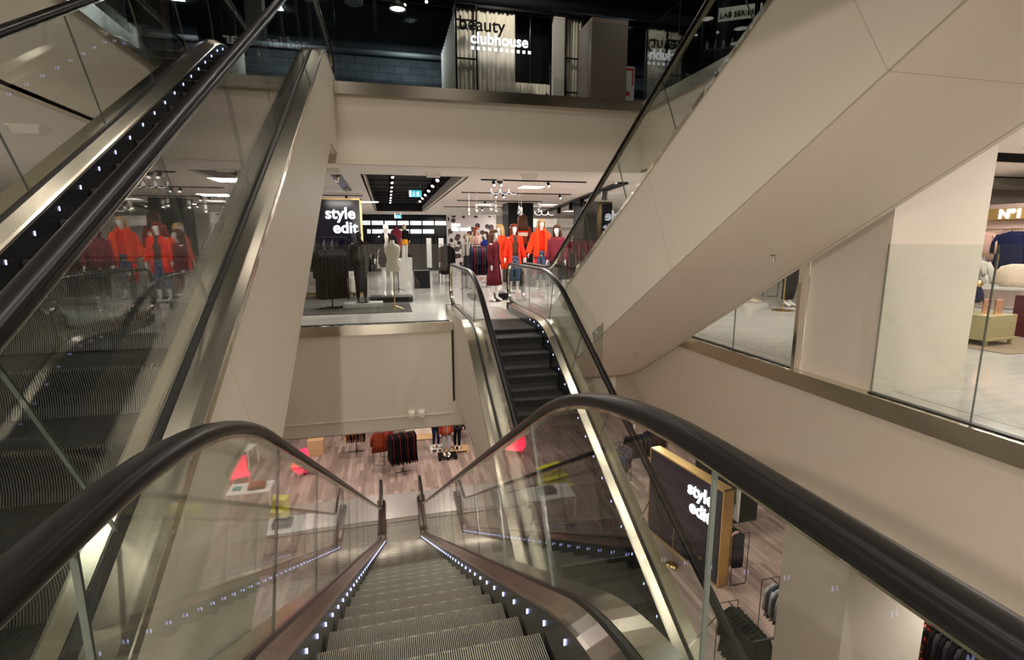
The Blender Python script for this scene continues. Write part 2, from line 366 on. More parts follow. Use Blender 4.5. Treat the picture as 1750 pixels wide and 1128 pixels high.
# ceilings
mb = MB(); grid_slab(mb, -12, 18, -7, 26.5, MC, MC+0.04, [(XL, XRU, 0.2, YE+0.02), (-0.4, 1.62, 10.48, 22.8), (7.0, 12.0, 5.9, 6.6)])
struct('ceiling', mb, 'white_plaster')
mb = MB(); grid_slab(mb, -12, 18, -7, 28, LC, LC+0.04, [(XL, XR, -7, YE+0.02)])
struct('ceiling', mb, 'white_plaster')
mb = MB(); mb.box(-12, 18, -7, 22, 9.0, 9.1)
struct('ceiling', mb, 'black_ceiling')
mb = MB()   # dark open slot in the shop ceiling
mb.box(-0.44, -0.4, 10.44, 22.84, MC, 3.5); mb.box(1.62, 1.66, 10.44, 22.84, MC, 3.5); mb.box(-0.4, 1.62, 10.44, 10.48, MC, 3.5); mb.box(-0.4, 1.62, 22.8, 22.84, MC, 3.5)
mb.box(-0.44, 1.66, 10.44, 22.84, 3.5, 3.54)
struct('ceiling_slot', mb, 'black_ceiling')
mb = MB(); mb.box(1.55, 1.625, 10.48, 22.8, MC, MC+0.22); mb.box(-0.41, -0.37, 10.48, 22.8, MC, MC+0.12)
struct('trim_1', mb, 'column_plaster')
mb = MB()
for i in range(9): mb.box(-0.4, 1.6, 11.6+i*1.25, 11.64+i*1.25, 3.0, 3.05)
struct('ceiling_slot_rail', mb, 'dark_grey_paint')
# fascias round the void
mb = MB(); mb.box(XL-0.1, XRU+0.1, YE, YE+0.1, MC-0.005, 3.81); mb.box(XRU, XRU+0.1, 0.2, YE, MC-.005, 3.81); mb.box(XL-0.1, XL, 0.2, YE, MC-.005, 3.81); mb.box(-12, 18, 0.1, 0.2, MC-.005, 3.95)
struct('wall_upper_fascia', mb, 'beige_plaster')
mb = MB(); mb.box(XL, 1.07, YE, YE+0.1, -1.976, -0.165); mb.box(2.69, XR+0.1, YE, YE+0.1, -1.976, -0.165); mb.box(1.07, 2.69, YE, YE+.1, -1.976, -1.52)
mb.box(XR, XR+0.1, -7, YE, LC, -0.165); mb.box(XL-0.1, XL, 0.3, YE+.1, LC, -0.165); mb.box(XL, 0.95, 0.2, 0.3, LC, -0.1); mb.box(0.95, 1.05, -7, 0.3, LC, 0)
mb.box(XL, 1.07, YE-0.02, YE, -1.74, -1.72)
struct('wall_mid_fascia', mb, 'beige_plaster')
# outer walls
mb = MB(); mb.box(-14, 20, 29.9, 30, LF, LC+.5); mb.box(-14, -13.9, -9, 30, LF, LC+.5); mb.box(19.9, 20, -9, 30, LF, LC+.5); mb.box(-14, 20, -9.1, -9, LF, LC+.5)
struct('wall_lower', mb, 'white_plaster')
mb = MB(); mb.box(-12.1, -12, -7, 26.5, 0, MC); mb.box(18, 18.1, -7, 26.5, 0, MC); mb.box(-12, 18, -7.1, -7, 0, MC); mb.box(4.2, 18, 26.4, 26.5, 0, MC); mb.box(-12, -1.6, 26.4, 26.5, 0, MC)
struct('wall_mid', mb, 'white_plaster')
mb = MB(); mb.box(-12, 18, 18.5, 18.6, UF, 9); mb.box(-12.1, -12, -7, 18.6, UF, 9); mb.box(14, 14.1, -7, 18.6, UF, 9); mb.box(-12, 18, -7.1, -7, UF, 9)
struct('wall_upper', mb, 'brick')
# steel bands
mb = MB()
def band(z, x0, x1, y0, y1): mb.box(x0, x1, y0, y1, z-0.17, z)
mb.box(XL, 1.07, YE-0.03, YE+0.12, -0.17, 0.006); mb.box(2.69, XR, YE-0.03, YE+0.12, -0.17, 0.006)
struct('trim_2', mb, 'steel_band')
mb = MB(); mb.box(XR-0.03, XR+0.13, -7, YE, -0.17, 0.006); struct('trim_3', mb, 'steel_band')
mb = MB(); mb.box(XL, XRU, YE-0.03, YE+0.12, 3.80, 3.985); struct('trim_4', mb, 'steel_band')
mb = MB(); mb.box(XRU-0.03, XRU+0.13, 0.2, YE-0.03, 3.80, 3.985); struct('trim_5', mb, 'steel_band')
mb = MB(); mb.box(XL-0.13, XL+0.03, 0.2, YE-0.03, 3.80, 3.985); struct('trim_6', mb, 'steel_band')
mb = MB(); mb.box(XL, XR, YE-0.0, YE+0.02, -1.99, -1.976); mb.box(XL-.13, XL+0.03, 0.3, YE, -0.17, 0.006); struct('trim_7', mb, 'steel_band')
mb = MB(); mb.box(XR+0.35, XR+0.356, -7, 3.8, 0.0, 0.001); mb.box(XR+0.35, XR+0.356, 5, YE, 0.0, 0.001); struct('trim_8', mb, 'black_gap')
# tall square column through both levels
mb = MB(); mb.box(4.49, 5.62, 3.74, 4.62, LF, MC+0.3)
o = struct('wall_column', mb, 'column_plaster')
mb = MB(); mb.box(4.48, 5.63, 3.73, 4.63, 0.0, 0.10); struct('baseboard_column', mb, 'column_plaster')
mb = MB(); mb.box(4.40, 4.49, 4.63, 4.68, 0.0, 1.4); struct('trim_9', mb, 'chrome')

def glass_panel(mb_, x0, x1, y0, y1, z0, z1):
    o = len(mb_.v); mb_.box(x0, x1, y0, y1, z0, z1)
    dx, dy = x1-x0, y1-y0
    for k in range(6):   # faces: bottom, top, y0, x1, y1, x0
        big = (k in (3, 5)) if dx < dy else (k in (2, 4))
        mb_.mi[-6+k] = 0 if big else 1
def balustrade(label, axis, fixed, cuts, z0, z1):
    t = thing('glass_balustrade', label, 'balustrade', (fixed, cuts[0], z0) if axis == 'y' else (cuts[0], fixed, z0))
    L0 = cuts[0]
    for a, b in zip(cuts, cuts[1:]):
        q = MB()
        if axis == 'x': glass_panel(q, a-L0+.004, b-L0-.004, -.006, .006, 0, z1-z0)
        else: glass_panel(q, -.006, .006, a-L0+.004, b-L0-.004, 0, z1-z0)
        q.build('glass_panel', ['glass', 'glass_edge'], t)
    q = MB()
    if axis == 'x': q.box(0, cuts[-1]-L0, -.03, .03, -0.002, .012)
    else: q.box(-.03, .03, 0, cuts[-1]-L0, -0.002, .012)
    q.build('base_channel', 'black_gap', t)
    return t
balustrade('clear glass balustrade at the edge of the middle floor beside the clothes display', 'x', 9.20, [-2.95, -2.2, -1.04, .11, 1.05], 0.006, 1.40)
balustrade('clear glass balustrade at the upper floor edge in front of the beauty area', 'x', 9.20, [-2.95, -2.3], 3.985, 5.29)
balustrade('long clear glass balustrade at the upper floor edge below the beauty clubhouse sign', 'x', 9.20, [-.66, .41, 1.5, 2.58, 3.70, 4.80], 3.985, 5.29)
balustrade('glass balustrade on the upper floor edge in front of the cosmetics shelves', 'y', 4.83, [0.4, 1.4, 2.6, 3.8, 5.0, 6.1, 7.1, 8.14, 9.18], 3.985, 5.29)
balustrade('glass balustrade on the left upper floor edge beyond the rising escalator', 'y', -3.06, [0.4, 1.6, 2.8, 4.0, 5.2, 6.4, 7.6, 9.15], 3.985, 5.29)
balustrade('glass balustrade at the right floor edge in front of the beige column and tables', 'y', 4.44, [-1.4, .0, 1.42, 2.85, 3.72], 0.006, 1.41)
balustrade('glass balustrade at the right floor edge between column and far corner', 'y', 4.44, [4.68, 5.73, 6.9, 8.0, 9.08], 0.006, 1.41)

# ------------------------------------------------------------------ escalators
T30, C30, S30 = math.tan(PI/6), math.cos(PI/6), 0.5
EB, ET = 2.2, 2.9
def epath(rise, flat, inc, Rl, Ru, eb=EB, et=ET, n=10):
    """samples (u, z, nu, nz) along an offset of the step-nose line"""
    ul = (flat-inc/C30)/T30; uu = (rise+flat-inc/C30)/T30
    P = []
    tl, tu = Rl*math.tan(PI/12), Ru*math.tan(PI/12)
    P.append((-eb, flat, 0, 1)); P.append((ul-tl, flat, 0, 1))
    for i in range(1, n+1):
        a = (PI/6)*i/n; P.append((ul-tl+Rl*math.sin(a), flat+Rl*(1-math.cos(a)), -math.sin(a), math.cos(a)))
    top = rise+flat
    for i in range(n, -1, -1):
        a = (PI/6)*i/n; P.append((uu+tu-Ru*math.sin(a), top-Ru*(1-math.cos(a)), -math.sin(a), math.cos(a)))
    U = rise/T30
    P.append((U+et, top, 0, 1))
    return P
def densify(P, d):
    out = [P[0]]
    for a, b in zip(P, P[1:]):
        L_ = math.hypot(b[0]-a[0], b[1]-a[1]); k = max(1, int(math.ceil(L_/d)))
        for i in range(1, k+1):
            t = i/k; q = [a[j]+(b[j]-a[j])*t for j in range(4)]; l = math.hypot(q[2], q[3]); q[2] /= l; q[3] /= l; out.append(tuple(q))
    return out
def arc(P):
    s = [0]
    for a, b in zip(P, P[1:]): s.append(s[-1]+math.hypot(b[0]-a[0], b[1]-a[1]))
    return s
def at_s(P, S, s):
    for i in range(len(S)-1):
        if S[i+1] >= s:
            t = (s-S[i])/max(1e-9, S[i+1]-S[i]); q = [P[i][j]+(P[i+1][j]-P[i][j])*t for j in range(4)]
            l = math.hypot(q[2], q[3]); return (q[0], q[1], q[2]/l, q[3]/l)
    return P[-1]
def sweep(mb_, P, prof, mi=0, closed=True):
    mb_.loft([[(x, u+n_*nu, z+n_*nz) for x, n_ in prof] for u, z, nu, nz in P], closed=closed, cap=closed, mi=mi)
def step_mesh(mats):
    q = MB(); pitch, n = 0.0094, 105; x0 = -pitch*n/2; prof = []
    path = [(0.402, 0, 0, 1), (0.012, 0, 0, 1), (0.0, -0.012, -1, 0.3), (0.010, -0.06, -1, .15), (0.018, -0.12, -1, 0), (0.014, -0.18, -1, -.1), (0.0, -0.236, -1, -.15)]
    rows = []
    for u, z, nu, nz in path:
        row = []
        for i in range(n):
            a = x0+i*pitch
            for dx, h in ((0, 0), (0.0040, 0), (0.0043, -0.009), (pitch-.0003, -0.009)):
                row.append((a+dx, u+nu*h, z+nz*h))
        rows.append(row)
    k = len(rows[0]); o = len(q.v)
    for r_ in rows: q.v += r_
    for i in range(len(rows)-1):
        for j in range(k-1):
            q.f.append((o+i*k+j, o+i*k+j+1, o+(i+1)*k+j+1, o+(i+1)*k+j)); q.mi.append(0 if j % 4 == 0 else 1)
    return q.mesh('step', mats)
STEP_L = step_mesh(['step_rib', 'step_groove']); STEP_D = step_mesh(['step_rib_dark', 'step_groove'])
def led_mesh():
    q = MB(); q.lathe([(0.0015, -.014), (.0035, -.011), (.0035, .011), (.0015, .014)], 8); return q.mesh('skirt_light', ['led_glow'], True)
LED = led_mesh()
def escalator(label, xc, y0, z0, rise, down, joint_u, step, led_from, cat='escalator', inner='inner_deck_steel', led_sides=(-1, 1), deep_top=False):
    t = thing('escalator', label, cat, (xc, y0, z0), PI if down else 0)
    U = rise/T30
    seam = densify(epath(rise, .18, .14, 1.6, 1.8), .25); S = arc(seam)
    hr = [(u+.80*nu, z+.80*nz, nu, nz) for u, z, nu, nz in seam]
    nose = densify(epath(rise, 0, 0, 1.5, 1.5, eb=1.5, et=1.5), .03)
    # steps
    ks = int((U+1.45)//.4); i0 = -3
    for i in range(i0, ks+1):
        u = i*.4-.05
        z = min(nose, key=lambda q: abs(q[0]-u))[1] if u < U+1.4 else rise
        o = bpy.data.objects.new('step', step); C.objects.link(o); o.parent = t; o.location = (0, u, z)
    e_b, e_t = -1.28, ks*.4+.35
    # landing plates with comb
    for a, b, z in ((-EB-.5, e_b, 0), (e_t, U+ET+.4, rise)):
        q = MB(); q.box(-.505, .505, a, b, z-.02, z+.004)
        cu = b if z == 0 else a
        for k in range(0, 105): q.box(-.49+k*.0094, -.486+k*.0094, (cu if z == 0 else cu-.03), (cu+.03 if z == 0 else cu), z-.004, z+.003)
        q.build('comb_plate', 'landing_steel', t)
    # balustrades
    for sx in (-1, 1):
        # deck profiles
        q = MB(); P = [p for p in seam if -EB+.0 <= p[0] <= U+ET-.3]
        g = .62
        def X(v): return sx*v
        prof = [(X(.645), .002), (X(.768), .002), (X(.772), -.004), (X(.772), -.045), (X(.645), -.045)]
        sweep(q, P, prof if sx > 0 else prof[::-1]); q.build('outer_deck', 'brushed_steel', t)
        q = MB(); prof = [(X(.508), -.05), (X(.511), -.034), (X(.525), -.026), (X(.598), .002), (X(.598), -.05), (X(.508), -.06)]
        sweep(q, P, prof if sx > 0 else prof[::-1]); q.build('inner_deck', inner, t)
        q = MB(); prof = [(X(.598), -.004), (X(.611), .012), (X(.629), .012), (X(.645), -.004), (X(.645), -.05), (X(.598), -.05)]
        sweep(q, P, prof if sx > 0 else prof[::-1]); q.build('glazing_gasket', 'black_gap', t)
        q = MB(); prof = [(X(.506), -.045), (X(.516), -.045), (X(.516), -.42), (X(.506), -.42)]
        sweep(q, P, prof if sx < 0 else prof[::-1]); q.build('skirt', 'skirt_black', t)
        # deck nose caps at the ends
        for e, zz, d in ((-EB, 0, 1), (U+ET-.3, rise, -1)):
            q = MB(); x0, x1 = sorted((X(.508), X(.772))); q.box(x0, x1, e-.02 if d > 0 else e, e if d > 0 else e+.02, zz, zz+.176); q.build('deck_end', 'brushed_steel', t)
        # side cladding and its lower edge
        bot = densify(epath(rise, -1.08, -1.02, 2.2, .6), 1.0)
        if deep_top:
            cut = [p for p in bot if p[1] <= rise-1.5]; bot = cut+[(cut[-1][0], rise-1.5, 0, 1), (U+ET, rise-1.5, 0, 1)]
        q = MB(); a_ = [(u, z-.045) for u, z, nu, nz in P]; b_ = [(p[0], p[1]) for p in bot if P[0][0] <= p[0] <= P[-1][0]+.01]
        b_ = [(P[0][0], bot[0][1])]+b_+[(P[-1][0], bot[-1][1])]
        poly = a_+b_[::-1]; n = len(poly); x1, x2 = X(.748), X(.766)
        q.v = [(x1, u, z) for u, z in poly]+[(x2, u, z) for u, z in poly]
        q.f = [tuple(range(n))[::-1], tuple(range(n, 2*n))]+[(i, (i+1) % n, n+(i+1) % n, n+i) for i in range(n)]; q.mi = [0]*len(q.f)
        q.build('side_cladding', 'cladding_panel', t)
        # handrail
        end = U+ET
        path = [(p[0], p[1]) for p in hr if -EB+.28 <= p[0] <= end-.28]
        def newel(e, z, d):   # d=+1 top end, -1 bottom end; from straight run down to the inlet
            r = .27; pts = []
            for i in range(1, 9):
                a = PI/2*i/8; pts.append((e-d*r+d*r*math.sin(a), z-r+r*math.cos(a)))
            pts.append((e-d*.005, z-.45))
            for i in range(0, 7):
                a = PI/2*i/6*.85; pts.append((e-d*.01-d*.22*(1-math.cos(a)), z-.52-.22*math.sin(a)))
            pts.append((e-d*.38, z-.80))
            return pts
        full = [(a, b) for a, b in newel(-EB, hr[0][1], -1)][::-1]+path+newel(end, hr[-1][1], 1)
        rings = []; rings2 = []
        # rounded handrail section
        sec = [(-.040*abs(math.cos(_a))**.75*(1 if math.cos(_a) > 0 else -1), -.006+.031*math.sin(_a)**.8) for _a in [PI*_k/22 for _k in range(1, 22)]]
        sec = [(-.040, -.006)]+sec+[(.040, -.006), (.036, -.018), (.024, -.022), (.024, -.012), (-.024, -.012), (-.024, -.022), (-.036, -.018)]
        sec2 = [(-.022, -.034), (.022, -.034), (.022, -.013), (-.022, -.013)]
        for i, p in enumerate(full):
            a = full[max(0, i-1)]; b = full[min(len(full)-1, i+1)]
            du, dz = b[0]-a[0], b[1]-a[1]; l = math.hypot(du, dz); du /= l; dz /= l; nu, nz = -dz, du
            rings.append([(X(g)+x, p[0]+nu*h, p[1]+nz*h) for x, h in sec]); rings2.append([(X(g)+x, p[0]+nu*h, p[1]+nz*h) for x, h in sec2])
        q = MB(); q.loft(rings); ho = q.build('handrail', 'black_rubber', t, True)
        q = MB(); q.loft(rings2); q.build('handrail_guide', 'brushed_steel', ho)
        # glass panels
        ju = min(range(len(seam)), key=lambda i: abs(seam[i][0]-joint_u)); sj = S[ju]
        s0, s1 = S[0]+.42, S[-1]-.42
        cuts = [s0]; k = math.ceil((s0-sj)/1.2); s = sj+k*1.2
        if s-s0 < .3: s += 1.2
        while s < s1-.3: cuts.append(s); s += 1.2
        cuts.append(s1)
        for i, (a, b) in enumerate(zip(cuts, cuts[1:])):
            ss = [a+.003]+[x for x in S if a+.02 < x < b-.02]+[b-.003]
            lo = [at_s(seam, S, x) for x in ss]
            bt = [(p[0]+.0*p[2], p[1]+.0*p[3]) for p in lo]; tp = [(p[0]+.775*p[2], p[1]+.775*p[3]) for p in lo]
            if i == 0:
                d = newel(-EB, hr[0][1], -1); inn = [(u+.022, z-(.022 if j < 8 else 0)) for j, (u, z) in enumerate(d[:12])]; tp = inn[::-1]+tp
            if i == len(cuts)-2:
                d = newel(end, hr[-1][1], 1); inn = [(u-.022, z-(.022 if j < 8 else 0)) for j, (u, z) in enumerate(d[:12])]; tp = tp+inn
            poly = bt+tp[::-1]; n = len(poly); q = MB(); x1, x2 = X(g)-.006, X(g)+.006
            q.v = [(x1, u, z) for u, z in poly]+[(x2, u, z) for u, z in poly]
            q.f = [tuple(range(n))[::-1], tuple(range(n, 2*n))]+[(i2, (i2+1) % n, n+(i2+1) % n, n+i2) for i2 in range(n)]; q.mi = [0, 0]+[1]*n
            q.build('glass_panel', ['glass', 'glass_edge'], t)
        # skirt lights
        if sx in led_sides:
            st = led_from
            for k in range(48):
                u = st+k*.272
                if u > U+1.2: break
                # interpolate on the seam
                for a, b in zip(seam, seam[1:]):
                    if a[0] <= u <= b[0]:
                        tt = (u-a[0])/(b[0]-a[0]); zz = a[1]+(b[1]-a[1])*tt; nu = a[2]+(b[2]-a[2])*tt; nz = a[3]+(b[3]-a[3])*tt; break
                o = bpy.data.objects.new('skirt_light', LED); C.objects.link(o); o.parent = t; o.location = (X(.503), u-.095*nu, zz-.095*nz)
    # soffit
    q = MB(); P = densify(epath(rise, -1.08, -1.02, 2.2, .6, et=1.2), .6)
    if deep_top: P = [p for p in P if p[1] <= rise-1.5]+[(U+1.4, rise-1.5, 0, 1)]
    sweep(q, P, [(-.745, 0), (.745, 0), (.745, -.012), (-.745, -.012)]); so = q.build('soffit_panel', 'cladding_panel', t)
    q = MB(); sweep(q, P, [(-.683, -.0125), (-.68, -.0125), (-.68, -.0135), (-.683, -.0135)]); q.build('shadow_gap', 'black_gap', so)
    # truss interior side between treads and soffit is closed by a dark tray
    q = MB(); P = densify(epath(rise, -.35, -.32, 1.6, 1.4, eb=1.6, et=1.6), .6)
    sweep(q, P, [(-.505, 0), (.505, 0), (.505, -.01), (-.505, -.01)]); q.build('step_tray', 'black_gap', t)
    return t
RL, RU = 7.15, 3.95
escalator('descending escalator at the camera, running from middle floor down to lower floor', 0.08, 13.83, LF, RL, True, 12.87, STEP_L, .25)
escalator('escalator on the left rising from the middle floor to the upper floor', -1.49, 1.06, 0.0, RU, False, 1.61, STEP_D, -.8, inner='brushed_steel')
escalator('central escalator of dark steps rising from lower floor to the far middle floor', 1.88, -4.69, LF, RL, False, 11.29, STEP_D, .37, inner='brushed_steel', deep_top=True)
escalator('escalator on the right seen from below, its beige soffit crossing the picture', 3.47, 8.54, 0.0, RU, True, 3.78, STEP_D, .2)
# ------------------------------------------------------------------ mannequins and clothes
def skin_body(name, chains, root, sub=2):
    """one continuous surface grown round connected joints; chains: list of [(x,y,z,r),...] whose first point may repeat an earlier one"""
    vs, rs, es, idx = [], [], [], {}
    for ch in chains:
        prev = None
        for x, y, z, r in ch:
            key = (round(x, 4), round(y, 4), round(z, 4))
            if key not in idx: idx[key] = len(vs); vs.append((x, y, z)); rs.append(r)
            i = idx[key]
            if prev is not None and prev != i: es.append((prev, i))
            prev = i
    me = bpy.data.meshes.new(name); me.from_pydata(vs, es, []); o = bpy.data.objects.new(name, me); C.objects.link(o)
    md = o.modifiers.new('skin', 'SKIN'); md.use_smooth_shade = True; md.branch_smoothing = 0.4
    for i, r in enumerate(rs):
        rr = r if isinstance(r, tuple) else (r, r)
        me.skin_vertices[0].data[i].radius = rr
    me.skin_vertices[0].data[idx[root]].use_root = True
    sd = o.modifiers.new('sub', 'SUBSURF'); sd.levels = sub; sd.render_levels = sub
    dg = bpy.context.evaluated_depsgraph_get(); out = bpy.data.meshes.new_from_object(o.evaluated_get(dg)); bpy.data.objects.remove(o)
    out.name = name; out.polygons.foreach_set('use_smooth', [True]*len(out.polygons)); return out
def body_joints(pose):
    s = {'a_l': 0.10, 'a_r': 0.10, 'f_l': 0.0, 'f_r': 0.0, 'step': 0.0, 'head': 0.0}; s.update(pose)
    J = {}
    J['pel'] = (0, 0, .97); J['head'] = s['head']
    for sd, k in ((-1, 'l'), (1, 'r')):
        st = s['step']*sd
        J['hip'+k] = (sd*.085, 0, .90); J['knee'+k] = (sd*.09, -.03-st*.5, .50); J['ank'+k] = (sd*.085, .02-st, .10); J['toe'+k] = (sd*.09, -.13-st, .03)
        ao = s['a_'+k]; fo = s['f_'+k]
        J['sh'+k] = (sd*.165, .01, 1.43); J['el'+k] = (sd*(.19+ao*.5), .03, 1.16); J['wr'+k] = (sd*(.20+ao), -.03-fo, .93); J['ha'+k] = (sd*(.205+ao), -.05-fo*1.1, .85)
    return J
_bodies = {}
def body_mesh(key, J, head=True):
    if key in _bodies: return _bodies[key]
    ch = [[(0, 0, .97, (.125, .085)), (0, 0, 1.12, (.10, .075)), (0, .0, 1.28, (.125, .085)), (0, .01, 1.41, (.10, .07)), (0, .01, 1.49, .045)]]
    if head:
        t = J['head']
        ch.append([(0, .01, 1.49, .045), (t*.2, -.0, 1.55, .047), (t*.5, -.025, 1.61, (.065, .075)), (t*.6, -.02, 1.68, (.078, .092)), (t*.6, -.005, 1.745, (.06, .07))])
    for k in 'lr':
        h, kn, an, to = J['hip'+k], J['knee'+k], J['ank'+k], J['toe'+k]
        ch.append([(0, 0, .97, (.125, .085)), (*h, .088), (*kn, .052), (kn[0], kn[1]+.02, kn[2]-.14, .052), (*an, .034), (*to, .03)])
        s_, e, w_, ha = J['sh'+k], J['el'+k], J['wr'+k], J['ha'+k]
        ch.append([(0, .01, 1.41, (.10, .07)), (*s_, .052), (*e, .036), (*w_, .024), (*ha, (.016, .03)), (ha[0], ha[1]-.01, ha[2]-.06, (.008, .02))])
        ch.append([(*w_, .024), (ha[0]-(.03 if k == 'r' else -.03), ha[1]-.03, ha[2]+.02, .010)])
    _bodies[key] = skin_body('body', ch, (0, 0, .97)); return _bodies[key]
def ring(z, rx, ry, cx=0, cy=0, n=28, gap=0.0, wob=0.0, k=7, ph=0):
    """ellipse ring; gap = opening angle at the front (-y)"""
    pts = []
    for j in range(n if gap == 0 else n+1):
        a = -PI/2+gap/2+(2*PI-gap)*j/n
        q = 1+wob*math.sin(k*a+ph)
        pts.append((cx+rx*q*math.cos(a), cy+ry*q*math.sin(a), z))
    return pts
def shell(name, rings, m_, parent, gap=0.0, thick=.012, extra=None):
    q = MB(); q.loft(rings, closed=(gap == 0), cap=False)
    if extra: extra(q)
    o = q.build(name, m_, parent, True); md = o.modifiers.new('thick', 'SOLIDIFY'); md.thickness = thick; md.offset = 1; return o
def sleeves(J, r0, r1, to='wr', flare=0.0):
    def f(q):
        for k in 'lr':
            s_, e, w_ = Vector(J['sh'+k]), Vector(J['el'+k]), Vector(J[to+k])
            sgn = -1 if k == 'l' else 1
            q.tube([s_+Vector((-sgn*.03, 0, .03)), s_+Vector((sgn*.015, 0, -.02)), (s_+e)/2, e, (e+w_)/2, w_], [r0*.8, r0, r0*.95, (r0+r1)/2, r1*1.05, r1*(1+flare)], 12)
    return f
def coat(J, m_, t, bottom, gap=.7, name='coat', r=1.0, puff=False, flare=1.25, collar=True):
    if puff:
        rings = []; z = 1.47; i = 0
        rings.append(ring(1.50, .085*r, .075*r, gap=gap)); 
        while z > bottom:
            w_ = .215*r; rings.append(ring(z, w_*.93, .145*r, gap=gap)); rings.append(ring(z-.05, w_*1.05, .168*r, gap=gap)); z -= .10
        rings.append(ring(bottom, .20*r, .14*r, gap=gap))
        def ex(q):
            for k in 'lr':
                s_, e, w_ = Vector(J['sh'+k]), Vector(J['el'+k]), Vector(J['wr'+k]); pts = []; rr = []
                for i2 in range(15):
                    tt = i2/14; p = s_.lerp(e, tt*2) if tt < .5 else e.lerp(w_, tt*2-1); pts.append(p); rr.append(.078 if i2 % 2 else .066)
                q.tube(pts, rr, 12)
            q.tube([(-.12, -.10, 1.40), (-.10, .03, 1.52), (0, .09, 1.55), (.10, .03, 1.52), (.12, -.10, 1.40)], [.03, .045, .05, .045, .03], 10)
    else:
        H = 1.48-bottom
        rings = [ring(1.50, .075*r, .07*r, gap=gap*1.3), ring(1.47, .13*r, .09*r, gap=gap*1.2), ring(1.42, .19*r, .115*r, gap=gap), ring(1.30, .185*r, .125*r, gap=gap), ring(1.12, .17*r, .125*r, gap=gap, wob=.01),
                 ring(1.48-H*.55, .185*r, .135*r, gap=gap, wob=.02), ring(1.48-H*.8, .185*r*(1+(flare-1)*.6), .14*r*flare**.6, gap=gap, wob=.035), ring(bottom, .185*r*flare, .14*r*flare, gap=gap, wob=.05)]
        sl = sleeves(J, .062*r, .048*r, flare=.1)
        def ex(q):
            sl(q)
            if collar: q.tube([(-.06, -.125, 1.30), (-.09, -.08, 1.43), (-.06, .04, 1.51), (.06, .04, 1.51), (.09, -.08, 1.43), (.06, -.125, 1.30)], [.01, .028, .02, .02, .028, .01], 8)
    return shell(name, rings, m_, t, gap, .01, ex)
def top_(J, m_, t, bottom=.98, sleeve=True, name='sweater', r=1.0):
    rings = [ring(1.51, .055, .055), ring(1.48, .10*r, .075*r), ring(1.42, .165*r, .095*r), ring(1.28, .150*r, .110*r), ring(1.12, .130*r, .100*r), ring(bottom, .155*r, .115*r, wob=.02)]
    return shell(name, rings, m_, t, 0, .006, sleeves(J, .058*r, .036*r) if sleeve else None)
def skirt(J, m_, t, z1=.55, name='skirt', flare=1.5, top=1.06, wob=.06):
    return shell(name, [ring(top, .125, .10), ring(.95, .165, .125), ring((.95+z1)/2, .165*(1+flare)/2, .13*(1+flare)/2, wob=wob*.6, k=9), ring(z1, .165*flare, .13*flare, wob=wob, k=9)], m_, t)
def trousers(J, m_, t, end=.12, r=1.0, name='trousers'):
    q = MB(); q.loft([ring(1.07, .128, .098, n=16), ring(.97, .160, .115, n=16), ring(.88, .165, .12, n=16)], cap=True)
    for k in 'lr':
        h, kn, an = Vector(J['hip'+k]), Vector(J['knee'+k]), Vector(J['ank'+k]); e = an.lerp(kn, (end-.1)/.4)
        q.tube([h+Vector((0, 0, .03)), h.lerp(kn, .3), kn, kn.lerp(e, .5), e], [.098*r, .092*r, .066*r, .060*r, .05*r], 12)
    return q.build(name, m_, t, True)
def hair(t, m_, J, bottom=1.30, gap=1.9, w_=1.0, name='hair'):
    hx = J['head']*.5; rings = [ring(1.80, .02, .02, hx, 0), ring(1.795, .055, .06, hx, .0), ring(1.765, .088, .098, hx, .0), ring(1.72, .104*w_, .112, hx, .01)]
    q = MB(); q.loft(rings, cap=True)   # crown with a fringe
    rr = [ring(1.73, .104*w_, .112, hx, .01, gap=gap), ring(1.64, .112*w_, .115, hx, .02, gap=gap, wob=.02, k=15), ring(1.50, .118*w_, .11, hx*.7, .035, gap=gap*1.1, wob=.03, k=15),
          ring((1.5+bottom)/2, .125*w_, .10, hx*.5, .05, gap=gap*1.3, wob=.04, k=15), ring(bottom, .115*w_, .07, hx*.4, .075, gap=gap*1.5, wob=.06, k=15)]
    q.loft(rr, closed=False, cap=False)
    o = q.build(name, m_, t, True); md = o.modifiers.new('thick', 'SOLIDIFY'); md.thickness = .014; md.offset = 1; return o
def mannequin(label, x, y, z, h, rz, skin, pose, key, group=None, headed=True):
    t = thing('mannequin', label, 'mannequin', (x, y, z), rz, group); J = body_joints(pose)
    me = body_mesh(key, J, headed)
    if skin != 'mannequin_white': me = me.copy()
    me.materials.clear(); me.materials.append(MATS[skin])
    b = bpy.data.objects.new('body', me); C.objects.link(b); b.parent = t
    t.scale = (h/1.80,)*3
    q = MB(); q.lathe([(.17, 0), (.17, .008), (.165, .012)], 24, (0, -.03, 0)); q.build('base_plate', 'chrome' if skin == 'mannequin_white' else 'black_paint', t)
    return t, J
def plinth(label, x0, x1, y0, y1, h, m_, z=0, group=None, name='plinth'):
    o = bevel(MB().box(-(x1-x0)/2, (x1-x0)/2, -(y1-y0)/2, (y1-y0)/2, 0, h).build(name, m_)); o.location = ((x0+x1)/2, (y0+y1)/2, z)
    return tag(o, label, 'plinth', group)

